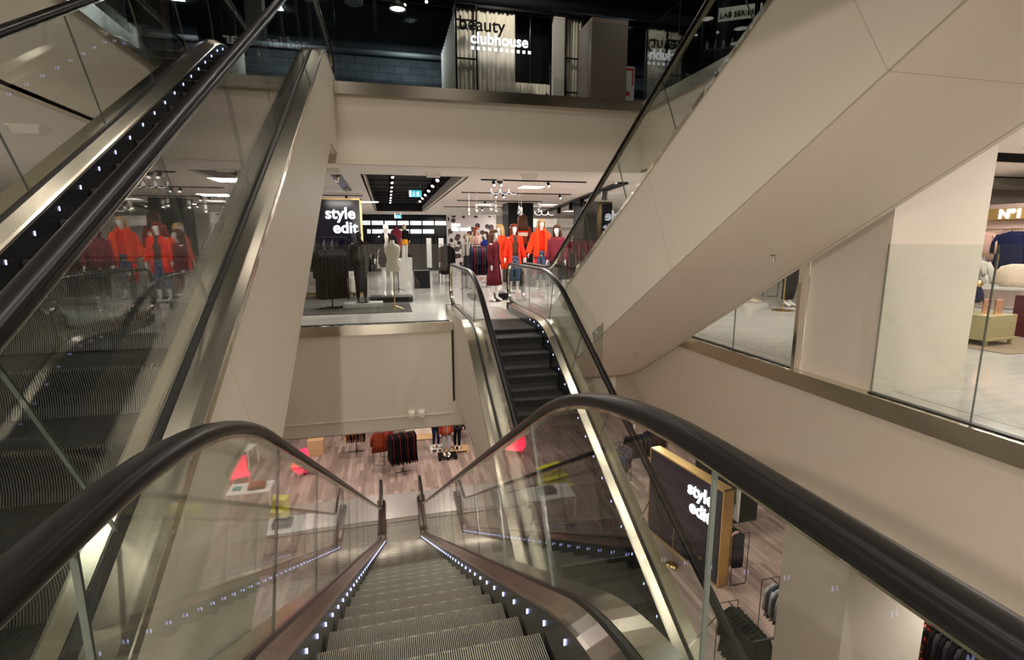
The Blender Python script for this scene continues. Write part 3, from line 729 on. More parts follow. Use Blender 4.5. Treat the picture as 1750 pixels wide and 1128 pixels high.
# ---- red group in the middle of the shop
P0 = {'a_l': .05, 'a_r': .05}
t, J = mannequin('brown haired mannequin in a long speckled burgundy coat, front left of the red group', 2.47, 11.95, .0, 1.72, .9, 'mannequin_white', {'a_l': .03, 'a_r': .03, 'step': .05}, 'p1')
coat(J, 'cloth_burgundy', t, .42, gap=.25, flare=1.35, collar=False); hair(t, 'hair_brown', J, 1.40)
plinth('low pale plinth on the floor under the pair of blonde and auburn red coated mannequins', 2.75, 3.7, 12.75, 13.75, .09, 'pale_plinth')
t, J = mannequin('blonde mannequin in a bright red coat and black miniskirt, seen from the side', 2.92, 13.35, .09, 1.80, -1.0, 'mannequin_white', {'a_l': .05, 'a_r': .05, 'step': .10}, 'p2')
coat(J, 'cloth_orange', t, .62, gap=.5, flare=1.15); skirt(J, 'cloth_black', t, .70, flare=1.05, wob=.01); hair(t, 'hair_blonde', J, 1.30)
t, J = mannequin('auburn haired mannequin in an open red coat over brown top and cropped jeans', 3.22, 12.98, .09, 1.80, .1, 'mannequin_white', {'a_l': .09, 'a_r': .09, 'f_l': .06, 'step': .04}, 'p3')
top_(J, 'cloth_brown', t); trousers(J, 'cloth_denim', t, .32, 1.05, 'jeans'); coat(J, 'cloth_red', t, .68, gap=1.0, flare=1.2); hair(t, 'hair_auburn', J, 1.36, 1.5)
plinth('tall dark plinth behind the red coated mannequins', 3.55, 4.2, 14.3, 14.95, .38, 'dark_grey_paint')
t, J = mannequin('mannequin seen from behind with long brown hair and a red sweater with a white band', 3.87, 14.6, .38, 1.84, PI+.1, 'mannequin_white', {'a_l': .12, 'a_r': .12}, 'p4')
sw = top_(J, 'cloth_rust', t, .95, r=1.15)
q = MB(); q.loft([ring(1.28, .180, .136), ring(1.18, .165, .128)], cap=False); q.build('white_band', 'cloth_cream', sw, True)
q = MB(); q.loft([ring(1.34, .186, .134), ring(1.285, .181, .134)], cap=False); q.build('red_band', 'cloth_red', sw, True)
skirt(J, 'cloth_black', t, .66, flare=1.05, wob=.01); hair(t, 'hair_brown', J, 1.33, 1.2, 1.3)
plinth('pale plinth under the blonde mannequin in a puffer jacket', 3.65, 4.6, 13.1, 13.8, .16, 'pale_plinth')
t, J = mannequin('blonde mannequin in an orange red puffer jacket and jeans, arms away from the body', 4.08, 13.4, .16, 1.87, -.1, 'mannequin_white', {'a_l': .14, 'a_r': .10, 'head': .02}, 'p5')
top_(J, 'cloth_red', t, sleeve=False); trousers(J, 'cloth_denim', t, .22, .95, 'jeans'); coat(J, 'cloth_orange', t, .84, gap=.75, puff=True, name='puffer_jacket'); hair(t, 'hair_blonde', J, 1.32, 1.8, 1.1)
shell('long_cardigan', [ring(.86, .17, .13, gap=1.6), ring(.6, .19, .14, gap=1.7, wob=.03), ring(.36, .20, .15, gap=1.8, wob=.05)], 'cloth_red', t, 1.6)
t, J = mannequin('brown haired mannequin in a speckled rose sweater and black trousers, rightmost of the red group', 4.32, 12.75, .0, 1.86, -.6, 'mannequin_white', {'a_l': .04, 'a_r': .06, 'f_r': .08}, 'p6')
top_(J, 'cloth_rose', t, .88, r=1.25); trousers(J, 'cloth_black', t, .30, 1.0); hair(t, 'hair_brown', J, 1.38, 1.7)
t, J = mannequin('small blonde mannequin in striped blouse and long dark skirt by the floral wall', 2.77, 18.0, 0, 1.70, -.4, 'mannequin_white', {'a_l': .03, 'a_r': .05}, 'p7')
top_(J, 'cloth_stripe', t); skirt(J, 'cloth_charcoal', t, .25, flare=1.35); hair(t, 'hair_blonde', J, 1.42)
plinth('pink display step on the shop floor beside the floral wall', 2.6, 4.2, 18.3, 19.3, .15, 'pink_plinth')
t, J = mannequin('ginger haired mannequin in blush top and red checked skirt on the pink step', 3.20, 18.6, .15, 1.80, .5, 'mannequin_white', {'a_l': .06, 'a_r': .03}, 'p8')
top_(J, 'cloth_blush', t); skirt(J, 'cloth_check_red', t, .55, flare=1.7); hair(t, 'hair_ginger', J, 1.30)
t, J = mannequin('dark haired mannequin in a royal blue top behind the burgundy coat', 3.35, 17.6, 0, 1.78, -1.0, 'mannequin_white', {'a_l': .06, 'a_r': .06}, 'p9')
top_(J, 'cloth_blue', t, r=1.15); skirt(J, 'cloth_check_red', t, .5, flare=1.4); hair(t, 'hair_brown', J, 1.45)
# low display cubes at the group's feet
for i, (x, y, s_, m_, lb) in enumerate(((2.72, 12.35, .30, 'black_paint', 'small black display cube at the feet of the burgundy coated mannequin'), (3.30, 12.35, .34, 'pink_plinth', 'pale pink display cube in front of the auburn mannequin'), (3.72, 12.5, .30, 'pink_plinth', 'pale pink display cube right of the auburn mannequin'), (4.55, 13.3, .22, 'pale_plinth', 'pale display cube beside the rose sweater mannequin'))):
    o = bevel(MB().box(-s_/2, s_/2, -s_/2, s_/2, 0, .16).build('display_cube', m_)); o.location = (x, y, 0); tag(o, lb, 'display cube')

# ---- black and white group on the rug
o = bevel(MB().box(-3.2, .45, 10.6, 13.7, 0, .012).build('rug', 'rug_grey')); tag(o, 'dark grey woven rug under the black clothing display', 'rug')
plinth('pale marble block on the rug under the black mannequin', -1.0, -.15, 11.5, 11.95, .09, 'marble_plinth', .012)
t, J = mannequin('glossy black mannequin in black tunic and leggings on a marble block', -.60, 11.72, .10, 1.62, .15, 'mannequin_black', {'a_l': .06, 'a_r': .08, 'f_l': .1}, 'p10')
coat(J, 'cloth_black', t, .92, gap=.4, flare=1.1, name='tunic'); trousers(J, 'cloth_black', t, .14, .85, 'leggings')
plinth('low black plinth on the rug under the white faced mannequin', -.45, .55, 12.35, 12.95, .12, 'black_paint', .012)
t, J = mannequin('bald white mannequin in a black blazer and black shorts with long necklace', -.02, 12.62, .13, 1.78, .15, 'mannequin_white', {'a_l': .10, 'a_r': .10, 'f_l': .05}, 'p11')
coat(J, 'cloth_black', t, .78, gap=.8, flare=1.1, name='blazer'); skirt(J, 'cloth_black', t, .72, flare=1.1, wob=.01, name='shorts')
q = MB(); q.tube([(-.05, -.09, 1.46), (-.03, -.13, 1.3), (0, -.14, 1.15), (.03, -.13, 1.3), (.05, -.09, 1.46)], .004, 5); q.build('necklace', 'gold_metal', t)
def bust(label, x, y, z, m_, stand_h, rz=0, stand='gold_metal'):
    t = thing('dress_form', label, 'dress form', (x, y, z), rz)
    q = MB(); q.loft([ring(stand_h-.02, .10, .08), ring(stand_h, .15, .105), ring(stand_h+.10, .145, .10), ring(stand_h+.22, .115, .085), ring(stand_h+.36, .15, .105), ring(stand_h+.46, .165, .10), ring(stand_h+.52, .13, .075), ring(stand_h+.55, .055, .05), ring(stand_h+.62, .045, .045)])
    q.build('torso', m_, t, True)
    q = MB(); q.tube([(0, 0, .02), (0, 0, stand_h)], .012, 8); q.build('stand_pole', stand, t)
    for k in range(3):
        a = k*2*PI/3+.5; MB().tube([(0, 0, .10), (.22*math.cos(a), .22*math.sin(a), .012)], .009, 6).build('foot', stand, t)
    return t
bust('headless dress form with beaded cream vest on gold tripod, front of the rug', .10, 10.85, .012, 'cloth_beaded', .84)
bust('dress form with a grey brown bodice standing behind the white mannequin', .27, 15.0, 0, 'cloth_rose', 1.24, 0, 'black_paint')
plinth('tall white tapered plinth behind the rug', .30, .72, 15.8, 16.2, .95, 'pale_plinth')
t, J = mannequin('small mannequin in black top and amber skirt on the tall white plinth', .53, 16.0, .95, 1.0, .2, 'mannequin_white', {'a_l': .05, 'a_r': .05}, 'p12')
top_(J, 'cloth_black', t); skirt(J, 'cloth_amber', t, .70, flare=1.15); hair(t, 'hair_blonde', J, 1.5, 1.9)
plinth('black block beside the white tapered plinth', .78, 1.25, 15.9, 16.4, .55, 'black_paint')
# sofa
t = thing('sofa', 'low cream fabric sofa behind the black clothing racks', 'sofa', (-1.5, 13.95, 0), 0)
bevel(MB().box(-.62, .62, -.35, .35, .16, .32).build('seat', 'cream_fabric', t), .03); bevel(MB().box(-.62, .62, .2, .38, .32, .66).build('backrest', 'cream_fabric', t), .04)
for s_ in (-1, 1): bevel(MB().box(s_*.62-.08, s_*.62+.08, -.38, .38, .14, .55).build('armrest', 'cream_fabric', t), .04)
for a in (-1, 1):
    for b in (-1, 1): MB().tube([(a*.6, b*.3, 0), (a*.6, b*.3, .16)], .012, 6).build('leg', 'black_paint', t)

# hanging garments and racks
def garment_mesh(name, m_, w_=.21, L_=.75, d=.035, sleeve=.5, flare=1.1):
    q = MB(); n = 16; rr = []
    for z, a, b in ((0, .045, .02), (-.02, .09, .028), (-.06, w_*.85, d*.9), (-.10, w_*.92, d), (-.3, w_*.84, d), (-L_*.6, w_*.9, d*.9), (-L_, w_*flare, d*.9)):
        rr.append([(a*math.cos(2*PI*j/n)*(1+.03*math.sin(5*j+z*20)), b*math.sin(2*PI*j/n)*(1+.25*math.sin(3*j)), z) for j in range(n)])
    q.loft(rr)
    if sleeve:
        for s_ in (-1, 1): q.tube([(s_*w_*.80, 0, -.07), (s_*w_*1.02, 0, -.2), (s_*w_*1.08, .005, -.07-sleeve)], [.04, .042, .034], 8)
    q.tube([(0, 0, -.01), (0, 0, .05), (.012, 0, .065), (.022, 0, .055)], .003, 5, mi=1)
    me = q.mesh(name, [m_, 'black_paint'], True); return me
_gm = {}
def garments(name, mats_, start, step, n, rz, label, cat, group, w_=.21, L_=.75, d=.03, sleeve=.5, flare=1.1, jitter=.06):
    for i in range(n):
        m_ = mats_[i % len(mats_)]; key = (name, m_, w_, L_, d, sleeve, flare)
        if key not in _gm: _gm[key] = garment_mesh(name, m_, w_, L_, d, sleeve, flare)
        o = bpy.data.objects.new(name, _gm[key]); C.objects.link(o)
        o.location = [start[k]+step[k]*i for k in range(3)]; o.rotation_euler = (0, 0, rz+random.uniform(-jitter, jitter))
        tag(o, label, cat, group)
def rail_rack(label, x, y, z, L_, h, rz, m_='black_paint', depth=.45, kind='rail'):
    t = thing('clothes_rack', label, 'clothes rack', (x, y, z), rz)
    if kind == 'rail':
        for s_ in (-1, 1):
            q = MB(); q.tube([(s_*L_/2, -depth/2, .012), (s_*L_/2, -depth/2, h), (s_*L_/2, depth/2, h), (s_*L_/2, depth/2, .012), (s_*L_/2, -depth/2, .012)], .012, 4); q.build('end_frame', m_, t)
        MB().tube([(-L_/2, 0, h), (L_/2, 0, h)], .012, 6).build('rail', m_, t)
    else:
        MB().tube([(0, 0, .02), (0, 0, h)], .016, 8).build('pole', m_, t)
        MB().tube([(-L_/2, 0, h), (L_/2, 0, h)], .010, 6).build('rail', m_, t)
        for a in (0, PI/2): MB().tube([(-.3*math.cos(a), -.3*math.sin(a), .015), (.3*math.cos(a), .3*math.sin(a), .015)], .013, 4).build('foot', m_, t)
    return t
# black T stand at the left of the rug, long black dresses
rail_rack('black T shaped stand holding long black dresses on the rug', -1.22, 11.6, .012, .62, 1.32, .5, kind='tee')
garments('dress', ['cloth_black'], (-1.45, 11.47, 1.28), (.068, .037, 0), 8, .5+PI/2, 'long black dress hanging on the T stand at the left of the rug', 'dress', 'black dresses on the T stand', .20, 1.05, .035, .55, 1.15)
rail_rack('dark rail of clothes in front of the lit style edit panel', -1.75, 13.3, 0, 1.5, 1.55, 0)
garments('jacket', ['cloth_black', 'cloth_charcoal'], (-2.4, 13.3, 1.50), (.1, 0, 0), 13, PI/2, 'dark jacket hanging on the rail in front of the style edit panel', 'jacket', 'jackets on the rail by the style edit panel', .2, .75)
# rails behind the red group
rail_rack('black rail of dark red clothes right of the mannequin group', 5.15, 13.6, 0, 1.3, 1.15, .1)
garments('skirt', ['cloth_burgundy', 'cloth_black', 'cloth_brown'], (4.62, 13.53, 1.10), (.1, .01, 0), 11, PI/2, 'dark red or black skirt on the rail right of the mannequin group', 'skirt', 'skirts on the rail by the black column', .17, .72, .035, 0, 1.2)
rail_rack('dark rail of maroon sweaters further back right', 5.8, 15.1, 0, 1.8, 1.5, 0)
garments('sweater', ['cloth_darkred', 'cloth_rose'], (5.0, 15.1, 1.45), (.11, 0, 0), 15, PI/2, 'maroon sweater on the far rail right of the mannequin group', 'sweater', 'maroon sweaters on the far rail', .2, .6)
rail_rack('black rail with dark and mustard clothes in front of the glass shop front', 1.95, 17.4, 0, 1.0, 1.35, PI/2)
garments('coat', ['cloth_black', 'cloth_charcoal', 'cloth_mustard'], (1.95, 17.0, 1.30), (0, .1, 0), 9, 0, 'dark or mustard coat on the rail near the far glass shop front', 'coat', 'coats on the rail by the glass shop front', .2, .95)
rail_rack('black rail with patterned clothes between the burgundy coat and floral wall', 2.75, 15.6, 0, .7, 1.35, .2)
garments('dress', ['cloth_navy', 'cloth_burgundy', 'cloth_charcoal'], (2.5, 15.55, 1.30), (.085, .017, 0), 7, PI/2, 'dark printed dress on the short rail behind the burgundy coat', 'dress', 'dresses on the short rail', .18, .9)
# shelves of red bags behind the red group
t = thing('wall_shelf', 'pale wall shelving behind the puffer jacket mannequin', 'shelf', (6.3, 19.0, 0))
MB().box(-1.4, 1.6, .3, .34, 0, 2.3).build('back_panel', 'white_plaster', t)
for z in (.5, 1.0, 1.5, 1.95): MB().box(-1.4, 1.6, -.1, .3, z, z+.03).build('shelf_board', 'pale_plinth', t)
for x in (-1.4, .1, 1.6): MB().box(x-.02, x+.02, -.1, .3, 0, 2.3).build('upright', 'pale_plinth', t)
def handbag(label, x, y, z, m_, s_=1.0, group=None, rz=0):
    t = thing('handbag', label, 'handbag', (x, y, z), rz, group); t.scale = (s_,)*3
    q = MB(); q.loft([ring(0, .17, .07, n=20), ring(.08, .18, .08, n=20), ring(.20, .15, .06, n=20), ring(.23, .13, .03, n=20)]); q.build('bag_body', m_, t, True)
    MB().tube([(-.09, 0, .21), (-.07, 0, .32), (0, 0, .36), (.07, 0, .32), (.09, 0, .21)], .009, 6).build('handle', m_, t); return t
for i in range(3): handbag('red handbag on the pale shelf behind the mannequins', 5.25+i*.42, 18.95, 1.03, 'cloth_red', 1.1, 'red handbags on the pale shelf')
# floral wall with glowing words
mb = MB(); mb.box(-.93, .93, 0, .08, 0, 2.42, 0); mb.box(-.97, .97, -.01, .09, 2.42, 2.47, 1)
for s_ in (-1, 1): mb.box(s_*.95-.02, s_*.95+.02, -.01, .09, 0, 2.42, 1)
o = mb.build('display_wall', ['floral_wall', 'pale_plinth']); o.location = (3.25, 20.0, 0); tag(o, 'pale display wall with dark floral print and glowing words', 'display wall')
text_mesh('wall_lettering', 'now\nthis week', .20, 'letter_glow_soft', o, (-.80, -.02, 2.02), weight=.006)
# columns in the shop
for (x0, x1, y0, y1, lb) in ((4.02, 4.9, 17.0, 17.9, 'square black column behind the red mannequin group'), (6.35, 7.35, 16.0, 17.0, 'square black column at the right behind the escalator handrail')):
    o = bevel(MB().box(-(x1-x0)/2, (x1-x0)/2, -(y1-y0)/2, (y1-y0)/2, 0, MC).build('column', 'black_paint')); o.location = ((x0+x1)/2, (y0+y1)/2, 0); tag(o, lb, 'column')
# style edit panel, mid level
def sign_panel(label, loc, rz, w_, h, d, ltr, lsize, lpos, z0=0.0):
    t = thing('illuminated_sign', label, 'sign', loc, rz)
    MB().box(-w_/2+.04, w_/2-.04, -d/2+.01, d/2-.01, z0+.04, h-.04).build('dark_panel', 'navy_gloss', t)
    q = MB(); q.box(-w_/2, w_/2, -d/2, d/2, h-.05, h); q.box(-w_/2, w_/2, -d/2, d/2, z0, z0+.05); q.box(-w_/2, -w_/2+.05, -d/2, d/2, z0, h); q.box(w_/2-.05, w_/2, -d/2, d/2, z0, h); bevel(q.build('gold_frame', 'gold_metal', t))
    for s_, (px, pz) in zip(ltr, lpos): text_mesh('lettering', s_, lsize, 'letter_glow', t, (px, -d/2-.012, pz), weight=lsize*.022, extrude=.012)
    return t
sign_panel('navy gold framed panel with glowing white style edit lettering on the middle floor', (-1.66, 14.75, 0), 0, 2.05, 2.60, .2, ['style', 'edit'], .42, [(.08, 2.06), (.26, 1.68)])
o = MB().box(-2.8, -.6, 14.55, 14.6, 0, .012).build('floor_strip', 'gold_metal'); tag(o, 'thin gold strip on the floor under the style edit panel', 'floor strip')
# far glazed shop front
t = thing('shop_front', 'dark glazed shop front with lit band at the far end of the aisle', 'shop front', (1.1, 25.5, 0))
MB().box(-2.4, 2.4, .1, .2, 0, MC).build('back_panel', 'black_paint', t)
MB().box(-2.2, 2.2, .0, .06, 2.22, 2.42).box(-2.0, 1.2, .0, .06, 1.82, 2.02).build('lit_fascia', 'window_glow', t)
q = MB()
for i in range(9): q.box(-2.4+i*.6-.03, -2.4+i*.6+.03, -.04, .04, 0, MC)
q.box(-2.4, 2.4, -.04, .04, 1.68, 1.75); q.box(-2.4, 2.4, -.04, .04, 2.45, 2.5); q.build('front_frame', 'black_paint', t)
for i, x in enumerate((-1.5, -.3, .9, 1.5)): MB().box(x-.12, x+.12, -.02, .05, .15, 1.6).build('door_pane', 'pale_plinth', t)

# ceiling fixtures, mid level
def tracks(label, x0, x1, y, heads, z=MC):
    t = thing('track_light', label, 'track light', ((x0+x1)/2, y, z))
    L_ = (x1-x0)/2; MB().box(-L_, L_, -.02, .02, -.025, 0).build('track', 'black_paint', t)
    for hx in heads:
        q = MB(); q.tube([(hx, 0, -.02), (hx, .0, -.06)], .01, 6); q.tube([(hx, .03, -.05), (hx, -.05, -.12)], .035, 10); hd = q.build('lamp_head', 'black_paint', t)
        MB().tube([(hx, -.05, -.12), (hx, -.054, -.124)], .028, 10).build('lens', 'spot_glow', hd)
    return t
tracks('black ceiling track at the front right of the shop ceiling', 1.96, 4.3, 10.75, (-.9, -.75, .3))
tracks('black ceiling track second from the front above the mannequins', 1.96, 5.0, 13.6, (-.6, -.4, 1.2))
tracks('black ceiling track third from the front above the mannequins', 2.2, 5.0, 16.3, (-.5, -.3))
tracks('black ceiling track furthest back before the floral wall', 2.1, 6.4, 19.3, (-.9, -.7, .1, 1.6))
tracks('short black ceiling track by the style edit panel', -1.7, -.6, 15.2, (.1,))
t = thing('track_slot', 'narrow black ceiling slot with lamps at the left above the style edit panel', 'track light', (-.9, 12.2, MC))
MB().box(-.1, .1, -1.6, 1.6, -.012, 0).build('slot', 'black_paint', t)
for y in (-1.3, .9): MB().lathe([(.03, -.09), (.04, -.02), (.04, 0)], 10, (0, y, -.01)).build('lamp_head', 'chrome', t)
t = thing('track_slot', 'long diagonal black ceiling slot with spotlights at the right of the shop', 'track light', (6.1, 17.0, MC), -.155)
MB().box(-.12, .12, -6.5, 6.5, -.05, 0).build('slot', 'black_paint', t)
for y in (-5.0, -3.6, -2.4, -.8, 1.5): MB().tube([(0, y, -.04), (-.02, y-.04, -.26)], .075, 10).build('lamp_head', 'black_paint', t)
t = thing('spotlight_row', 'row of spotlights hanging in the left of the dark ceiling slot', 'track light', (.15, 16.5, 2.98))
MB().box(-.02, .02, -5, 5, 0, .03).build('track', 'black_paint', t)
for i in range(8):
    y = -4.6+i*1.1; hd = MB().tube([(0, y+.03, .0), (.03, y-.06, -.14)], .045, 10).build('lamp_head', 'black_paint', t); MB().tube([(.03, y-.06, -.14), (.031, y-.063, -.144)], .035, 10).build('lens', 'spot_glow', hd)
t = thing('spotlight_row', 'row of spotlights hanging in the right of the dark ceiling slot', 'track light', (1.25, 16.5, 2.98))
MB().box(-.02, .02, -5, 5, 0, .03).build('track', 'black_paint', t)
for i in range(6):
    y = -4.2+i*1.3; hd = MB().tube([(0, y+.05, .02), (-.05, y-.08, -.14)], .06, 10).build('lamp_head', 'black_paint', t); MB().tube([(-.05, y-.08, -.14), (-.052, y-.083, -.144)], .045, 10).build('lens', 'spot_glow', hd)
for x, y, lb in ((3.4, 12.0, 'square ceiling light panel nearest above the mannequins'), (3.4, 18.0, 'square ceiling light panel near the floral wall'), (5.6, 17.6, 'square ceiling light panel right of the black column'), (7.8, 21.2, 'square ceiling light panel far back at the right'), (9.0, 5.2, 'square ceiling light panel above the right hand shop'), (-5.2, 6.0, 'square ceiling light panel over the left side'), (-.5, 17.5, 'square ceiling light panel left of the dark slot')):
    t = thing('ceiling_light', lb, 'ceiling light', (x, y, MC)); MB().box(-.3, .3, -.3, .3, -.012, 0).build('frame', 'white_plaster', t); MB().box(-.27, .27, -.27, .27, -.016, -.012).build('diffuser', 'panel_glow', t)
for x, y, lb in ((.9, 9.9, 'white ceiling speaker box left of centre under the upper fascia'), (2.77, 9.9, 'white ceiling speaker box right of centre under the upper fascia'), (-.91, 9.8, 'white ceiling speaker box beside the left escalator cladding'), (-3.8, 7.0, 'white ceiling speaker box at the far left seen past the escalator')):
    t = thing('ceiling_box', lb, 'ceiling box', (x, y, MC)); q = MB(); q.loft([[(-.15, -.1, 0), (.15, -.1, 0), (.15, .1, 0), (-.15, .1, 0)], [(-.12, -.07, -.09), (.12, -.07, -.09), (.12, .07, -.09), (-.12, .07, -.09)]]); q.build('housing', 'white_plaster', t)
    MB().box(-.16, .16, -.11, .11, -.02, 0).build('mounting_plate', 'white_plaster', t)
t = thing('security_camera', 'white dome security camera on the shop ceiling in front of the pendants', 'security camera', (2.34, 10.66, MC)); MB().lathe([(.02, -.09), (.05, -.08), (.065, -.04)], 16).build('dome', 'skirt_black', t, True); MB().lathe([(.07, -.04), (.07, 0)], 16).build('housing', 'white_plaster', t)
# exit signs
def exit_sign(label, loc, s_):
    t = thing('exit_sign', label, 'exit sign', loc); t.scale = (s_,)*3
    MB().box(-.15, .15, -.02, .02, -.08, .08).build('lightbox', 'exit_teal', t)
    q = MB(); q.box(-.15, -.10, -.024, -.02, -.07, .07); q.box(-.045, -.03, -.024, -.02, -.03, .05)
    q.add([(-.06, -.024, -.03), (-.015, -.024, -.03), (-.0375, -.024, -.06)], [(0, 1, 2)])
    q.lathe([(.0, 0), (.014, .0), (.014, .004)], 8, (.07, -.022, .045)); q.box(.05, .075, -.024, -.02, -.01, .035)
    q.add([(.055, -.024, -.01), (.07, -.024, -.01), (.04, -.024, -.06), (.025, -.024, -.055)], [(0, 1, 2, 3)]); q.add([(.06, -.024, -.01), (.075, -.024, -.01), (.10, -.024, -.04), (.085, -.024, -.05)], [(0, 1, 2, 3)]); q.add([(.05, -.024, .03), (.05, -.024, .015), (.02, -.024, .0), (.015, -.024, .01)], [(0, 1, 2, 3)])
    q.build('pictogram', 'exit_white', t)
    MB().tube([(-.12, 0, .08), (-.12, 0, .3)], .004, 5).build('hanger', 'chrome', t); MB().tube([(.12, 0, .08), (.12, 0, .3)], .004, 5).build('hanger', 'chrome', t)
exit_sign('green running man exit sign hanging near the front of the dark ceiling slot', (.73, 13.0, 2.60), 1.0)
exit_sign('small green exit sign hanging far down the aisle', (.49, 22.0, 2.46), .95)
# pendants
def pendant(x, y, z, label):
    t = thing('pendant_bulb', label, 'pendant lamp', (x, y, z))
    MB().tube([(0, 0, .12), (0, 0, MC-z)], .004, 5).build('cord', 'white_plaster', t)
    MB().lathe([(.016, .05), (.022, .06), (.022, .12), (.010, .14)], 10).build('lamp_holder', 'white_plaster', t, True)
    MB().lathe([(.005, -.05), (.035, -.035), (.048, 0), (.035, .035), (.016, .055)], 14).build('bulb', 'clear_bulb', t, True)
    MB().lathe([(.004, -.015), (.013, 0), (.004, .02)], 8).build('filament', 'bulb_glow', t, True)
MATS['clear_bulb'] = MATS['glass']
for i, (x, y, z) in enumerate(((2.23, 11.0, 2.12), (2.35, 11.1, 2.10), (2.87, 11.1, 2.07), (2.95, 11.2, 2.05), (3.30, 11.0, 2.13), (1.94, 11.2, 2.10), (1.90, 12.0, 2.07))):
    pendant(x, y, z, ['clear bulb pendant left of the close pair in the middle', 'clear bulb pendant just right of the tallest cord', 'clear bulb pendant left one over the auburn mannequin', 'clear bulb pendant right one over the brown haired mannequin', 'clear bulb pendant furthest right over the puffer jacket', 'clear bulb pendant second from the left, alone', 'leftmost clear bulb pendant near the floral wall'][i])
for lb, (x, y, z), s_ in (('looping white neon tube under the ceiling above the pendants', (2.5, 11.2, 2.52), 1.0), ('looping white neon tube above the puffer jacket mannequin', (4.0, 13.0, 2.16), .9)):
    pts = [(s_*(.07*i/4+.05*math.cos(i*.55)-.28), 0, s_*(.055*math.sin(i*.55))) for i in range(34)]
    o = MB().tube(pts, .005, 6).build('neon_tube', 'letter_glow_soft', None, True); o.location = (x, y, z); tag(o, lb, 'neon light')

# ---- right hand shop: No1
t = thing('shop_wall', 'pale pink display wall with gold No1 sign box in the right hand shop', 'display wall', (12.0, 5.6, 0))
MB().box(0, .1, -3.4, 2.6, 0, 2.14).build('wall_panel', 'cloth_blush_wall', t)
sb = bevel(MB().box(-.14, 0, .95, 2.3, 1.83, 2.05).build('sign_box', 'gold_paint', t))
text_mesh('lettering', 'Nº1', .24, 'letter_glow_soft', sb, (-.155, 2.10, 1.86), (PI/2, 0, -PI/2), weight=.01)
for i, (y, m_, n) in enumerate(((7.80, 'cloth_blush', 4), (7.30, 'cloth_navy', 4))):
    t = thing('wall_rail', ['gold wall rail holding the blush tops', 'gold wall rail holding the navy tops'][i], 'clothes rail', (12.0, y, 1.64)); MB().tube([(-.35, -.2, 0), (-.35, .2, 0)], .012, 6).build('rail', 'gold_metal', t)
    for s_ in (-.2, .2): MB().tube([(-.35, s_, 0), (0, s_, 0)], .010, 6).build('bracket', 'gold_metal', t)
    garments('blouse', [m_], (11.66, y, 1.60), (.075, 0, 0), n, PI/2, ['blush pink blouse hanging high on the pale wall below the No1 sign', 'navy blouse hanging high on the pale wall right of the blush ones'][i], 'blouse', ['blush blouses on the wall rail', 'navy blouses on the wall rail'][i], .26, .55 if i == 0 else .85, .04, .35)
rail_rack('gold rail with pale grey jackets lower down behind the column edge', 10.9, 7.55, 0, .9, 1.18, PI/2-.2, 'gold_metal')
garments('jacket', ['cloth_grey'], (10.85, 7.2, 1.13), (.01, .1, 0), 8, PI*.15, 'pale grey jacket on the low gold rail in the right hand shop', 'jacket', 'pale grey jackets on the low gold rail', .2, .55)
t = thing('display_table', 'white topped display table with gold legs behind the gold bench', 'table', (9.6, 6.2, 0), -.9)
bevel(MB().box(-.9, .9, -.35, .35, .66, .70).build('table_top', 'pale_plinth', t)); bevel(MB().box(-.9, .9, -.35, .35, .30, .33).build('shelf', 'pale_plinth', t))
for a in (-.87, .87):
    for b in (-.32, .32): MB().box(a-.02, a+.02, b-.02, b+.02, 0, .66).build('leg', 'gold_green', t)
o = bpy.data.objects.new('blouse', garment_mesh('blouse', 'cloth_white', .30, .42, .05, .3)); C.objects.link(o); o.location = (9.25, 6.35, 1.15); o.rotation_euler = (0, 0, -1.0); tag(o, 'cream white blouse on a hanger over the display table', 'blouse')
q = MB(); q.tube([(0, 0, 0), (0, 0, .50)], .01, 6); q.lathe([(.09, 0), (.09, .01)], 14); o = q.build('hanger_stand', 'gold_metal', None); o.location = (9.25, 6.35, .70); tag(o, 'small gold stand holding the cream blouse on the display table', 'stand')
q = MB(); q.loft([ring(.0, .18, .10, n=18), ring(.08, .26, .13, n=18), ring(.2, .28, .14, n=18), ring(.32, .20, .12, n=18), ring(.36, .08, .05, n=18)]); o = q.build('fluffy_bag', 'cloth_cream', None, True); o.location = (9.75, 5.95, .70); o.rotation_euler = (0, 0, -1.0); tag(o, 'round fluffy cream bag at the right end of the display table', 'bag')
for i, (x, y, m_, lb) in enumerate(((8.42, 5.95, 'cloth_blush', 'gold topped stand draped with a blush scarf on the bench'), (8.50, 5.72, 'cloth_navy', 'gold topped stand draped with a dark sequined scarf on the bench'))):
    t = thing('scarf_stand', lb, 'scarf stand', (x-.2, y-.2, .42)); t.scale = (.62, .62, .60); MB().tube([(0, 0, 0), (0, 0, .62)], .012, 6).build('pole', 'gold_green', t)
    MB().lathe([(.02, .56), (.09, .60), (.11, .66), (.08, .72), (.02, .74)], 16).build('gold_knob', 'gold_metal', t, True)
    MB().loft([ring(.58, .07, .07, wob=.15, k=5), ring(.42, .13, .11, wob=.2, k=5), ring(.28, .15, .12, wob=.25, k=6, ph=1), ring(.20, .07, .06, wob=.3, k=5)]).build('scarf', m_, t, True)
t = thing('bench_box', 'gold painted angular display bench in the right hand shop', 'display bench', (8.12, 5.20, 0), .1)
bevel(MB().box(-.25, .35, -.15, .55, .10, .42).build('box', 'gold_green', t)); bevel(MB().box(-.28, .38, -.18, .58, .08, .11).build('rim', 'gold_green', t))
for a in (-.22, .32):
    for b in (-.12, .52): MB().box(a-.02, a+.02, b-.02, b+.02, 0, .10).build('leg', 'gold_green', t)
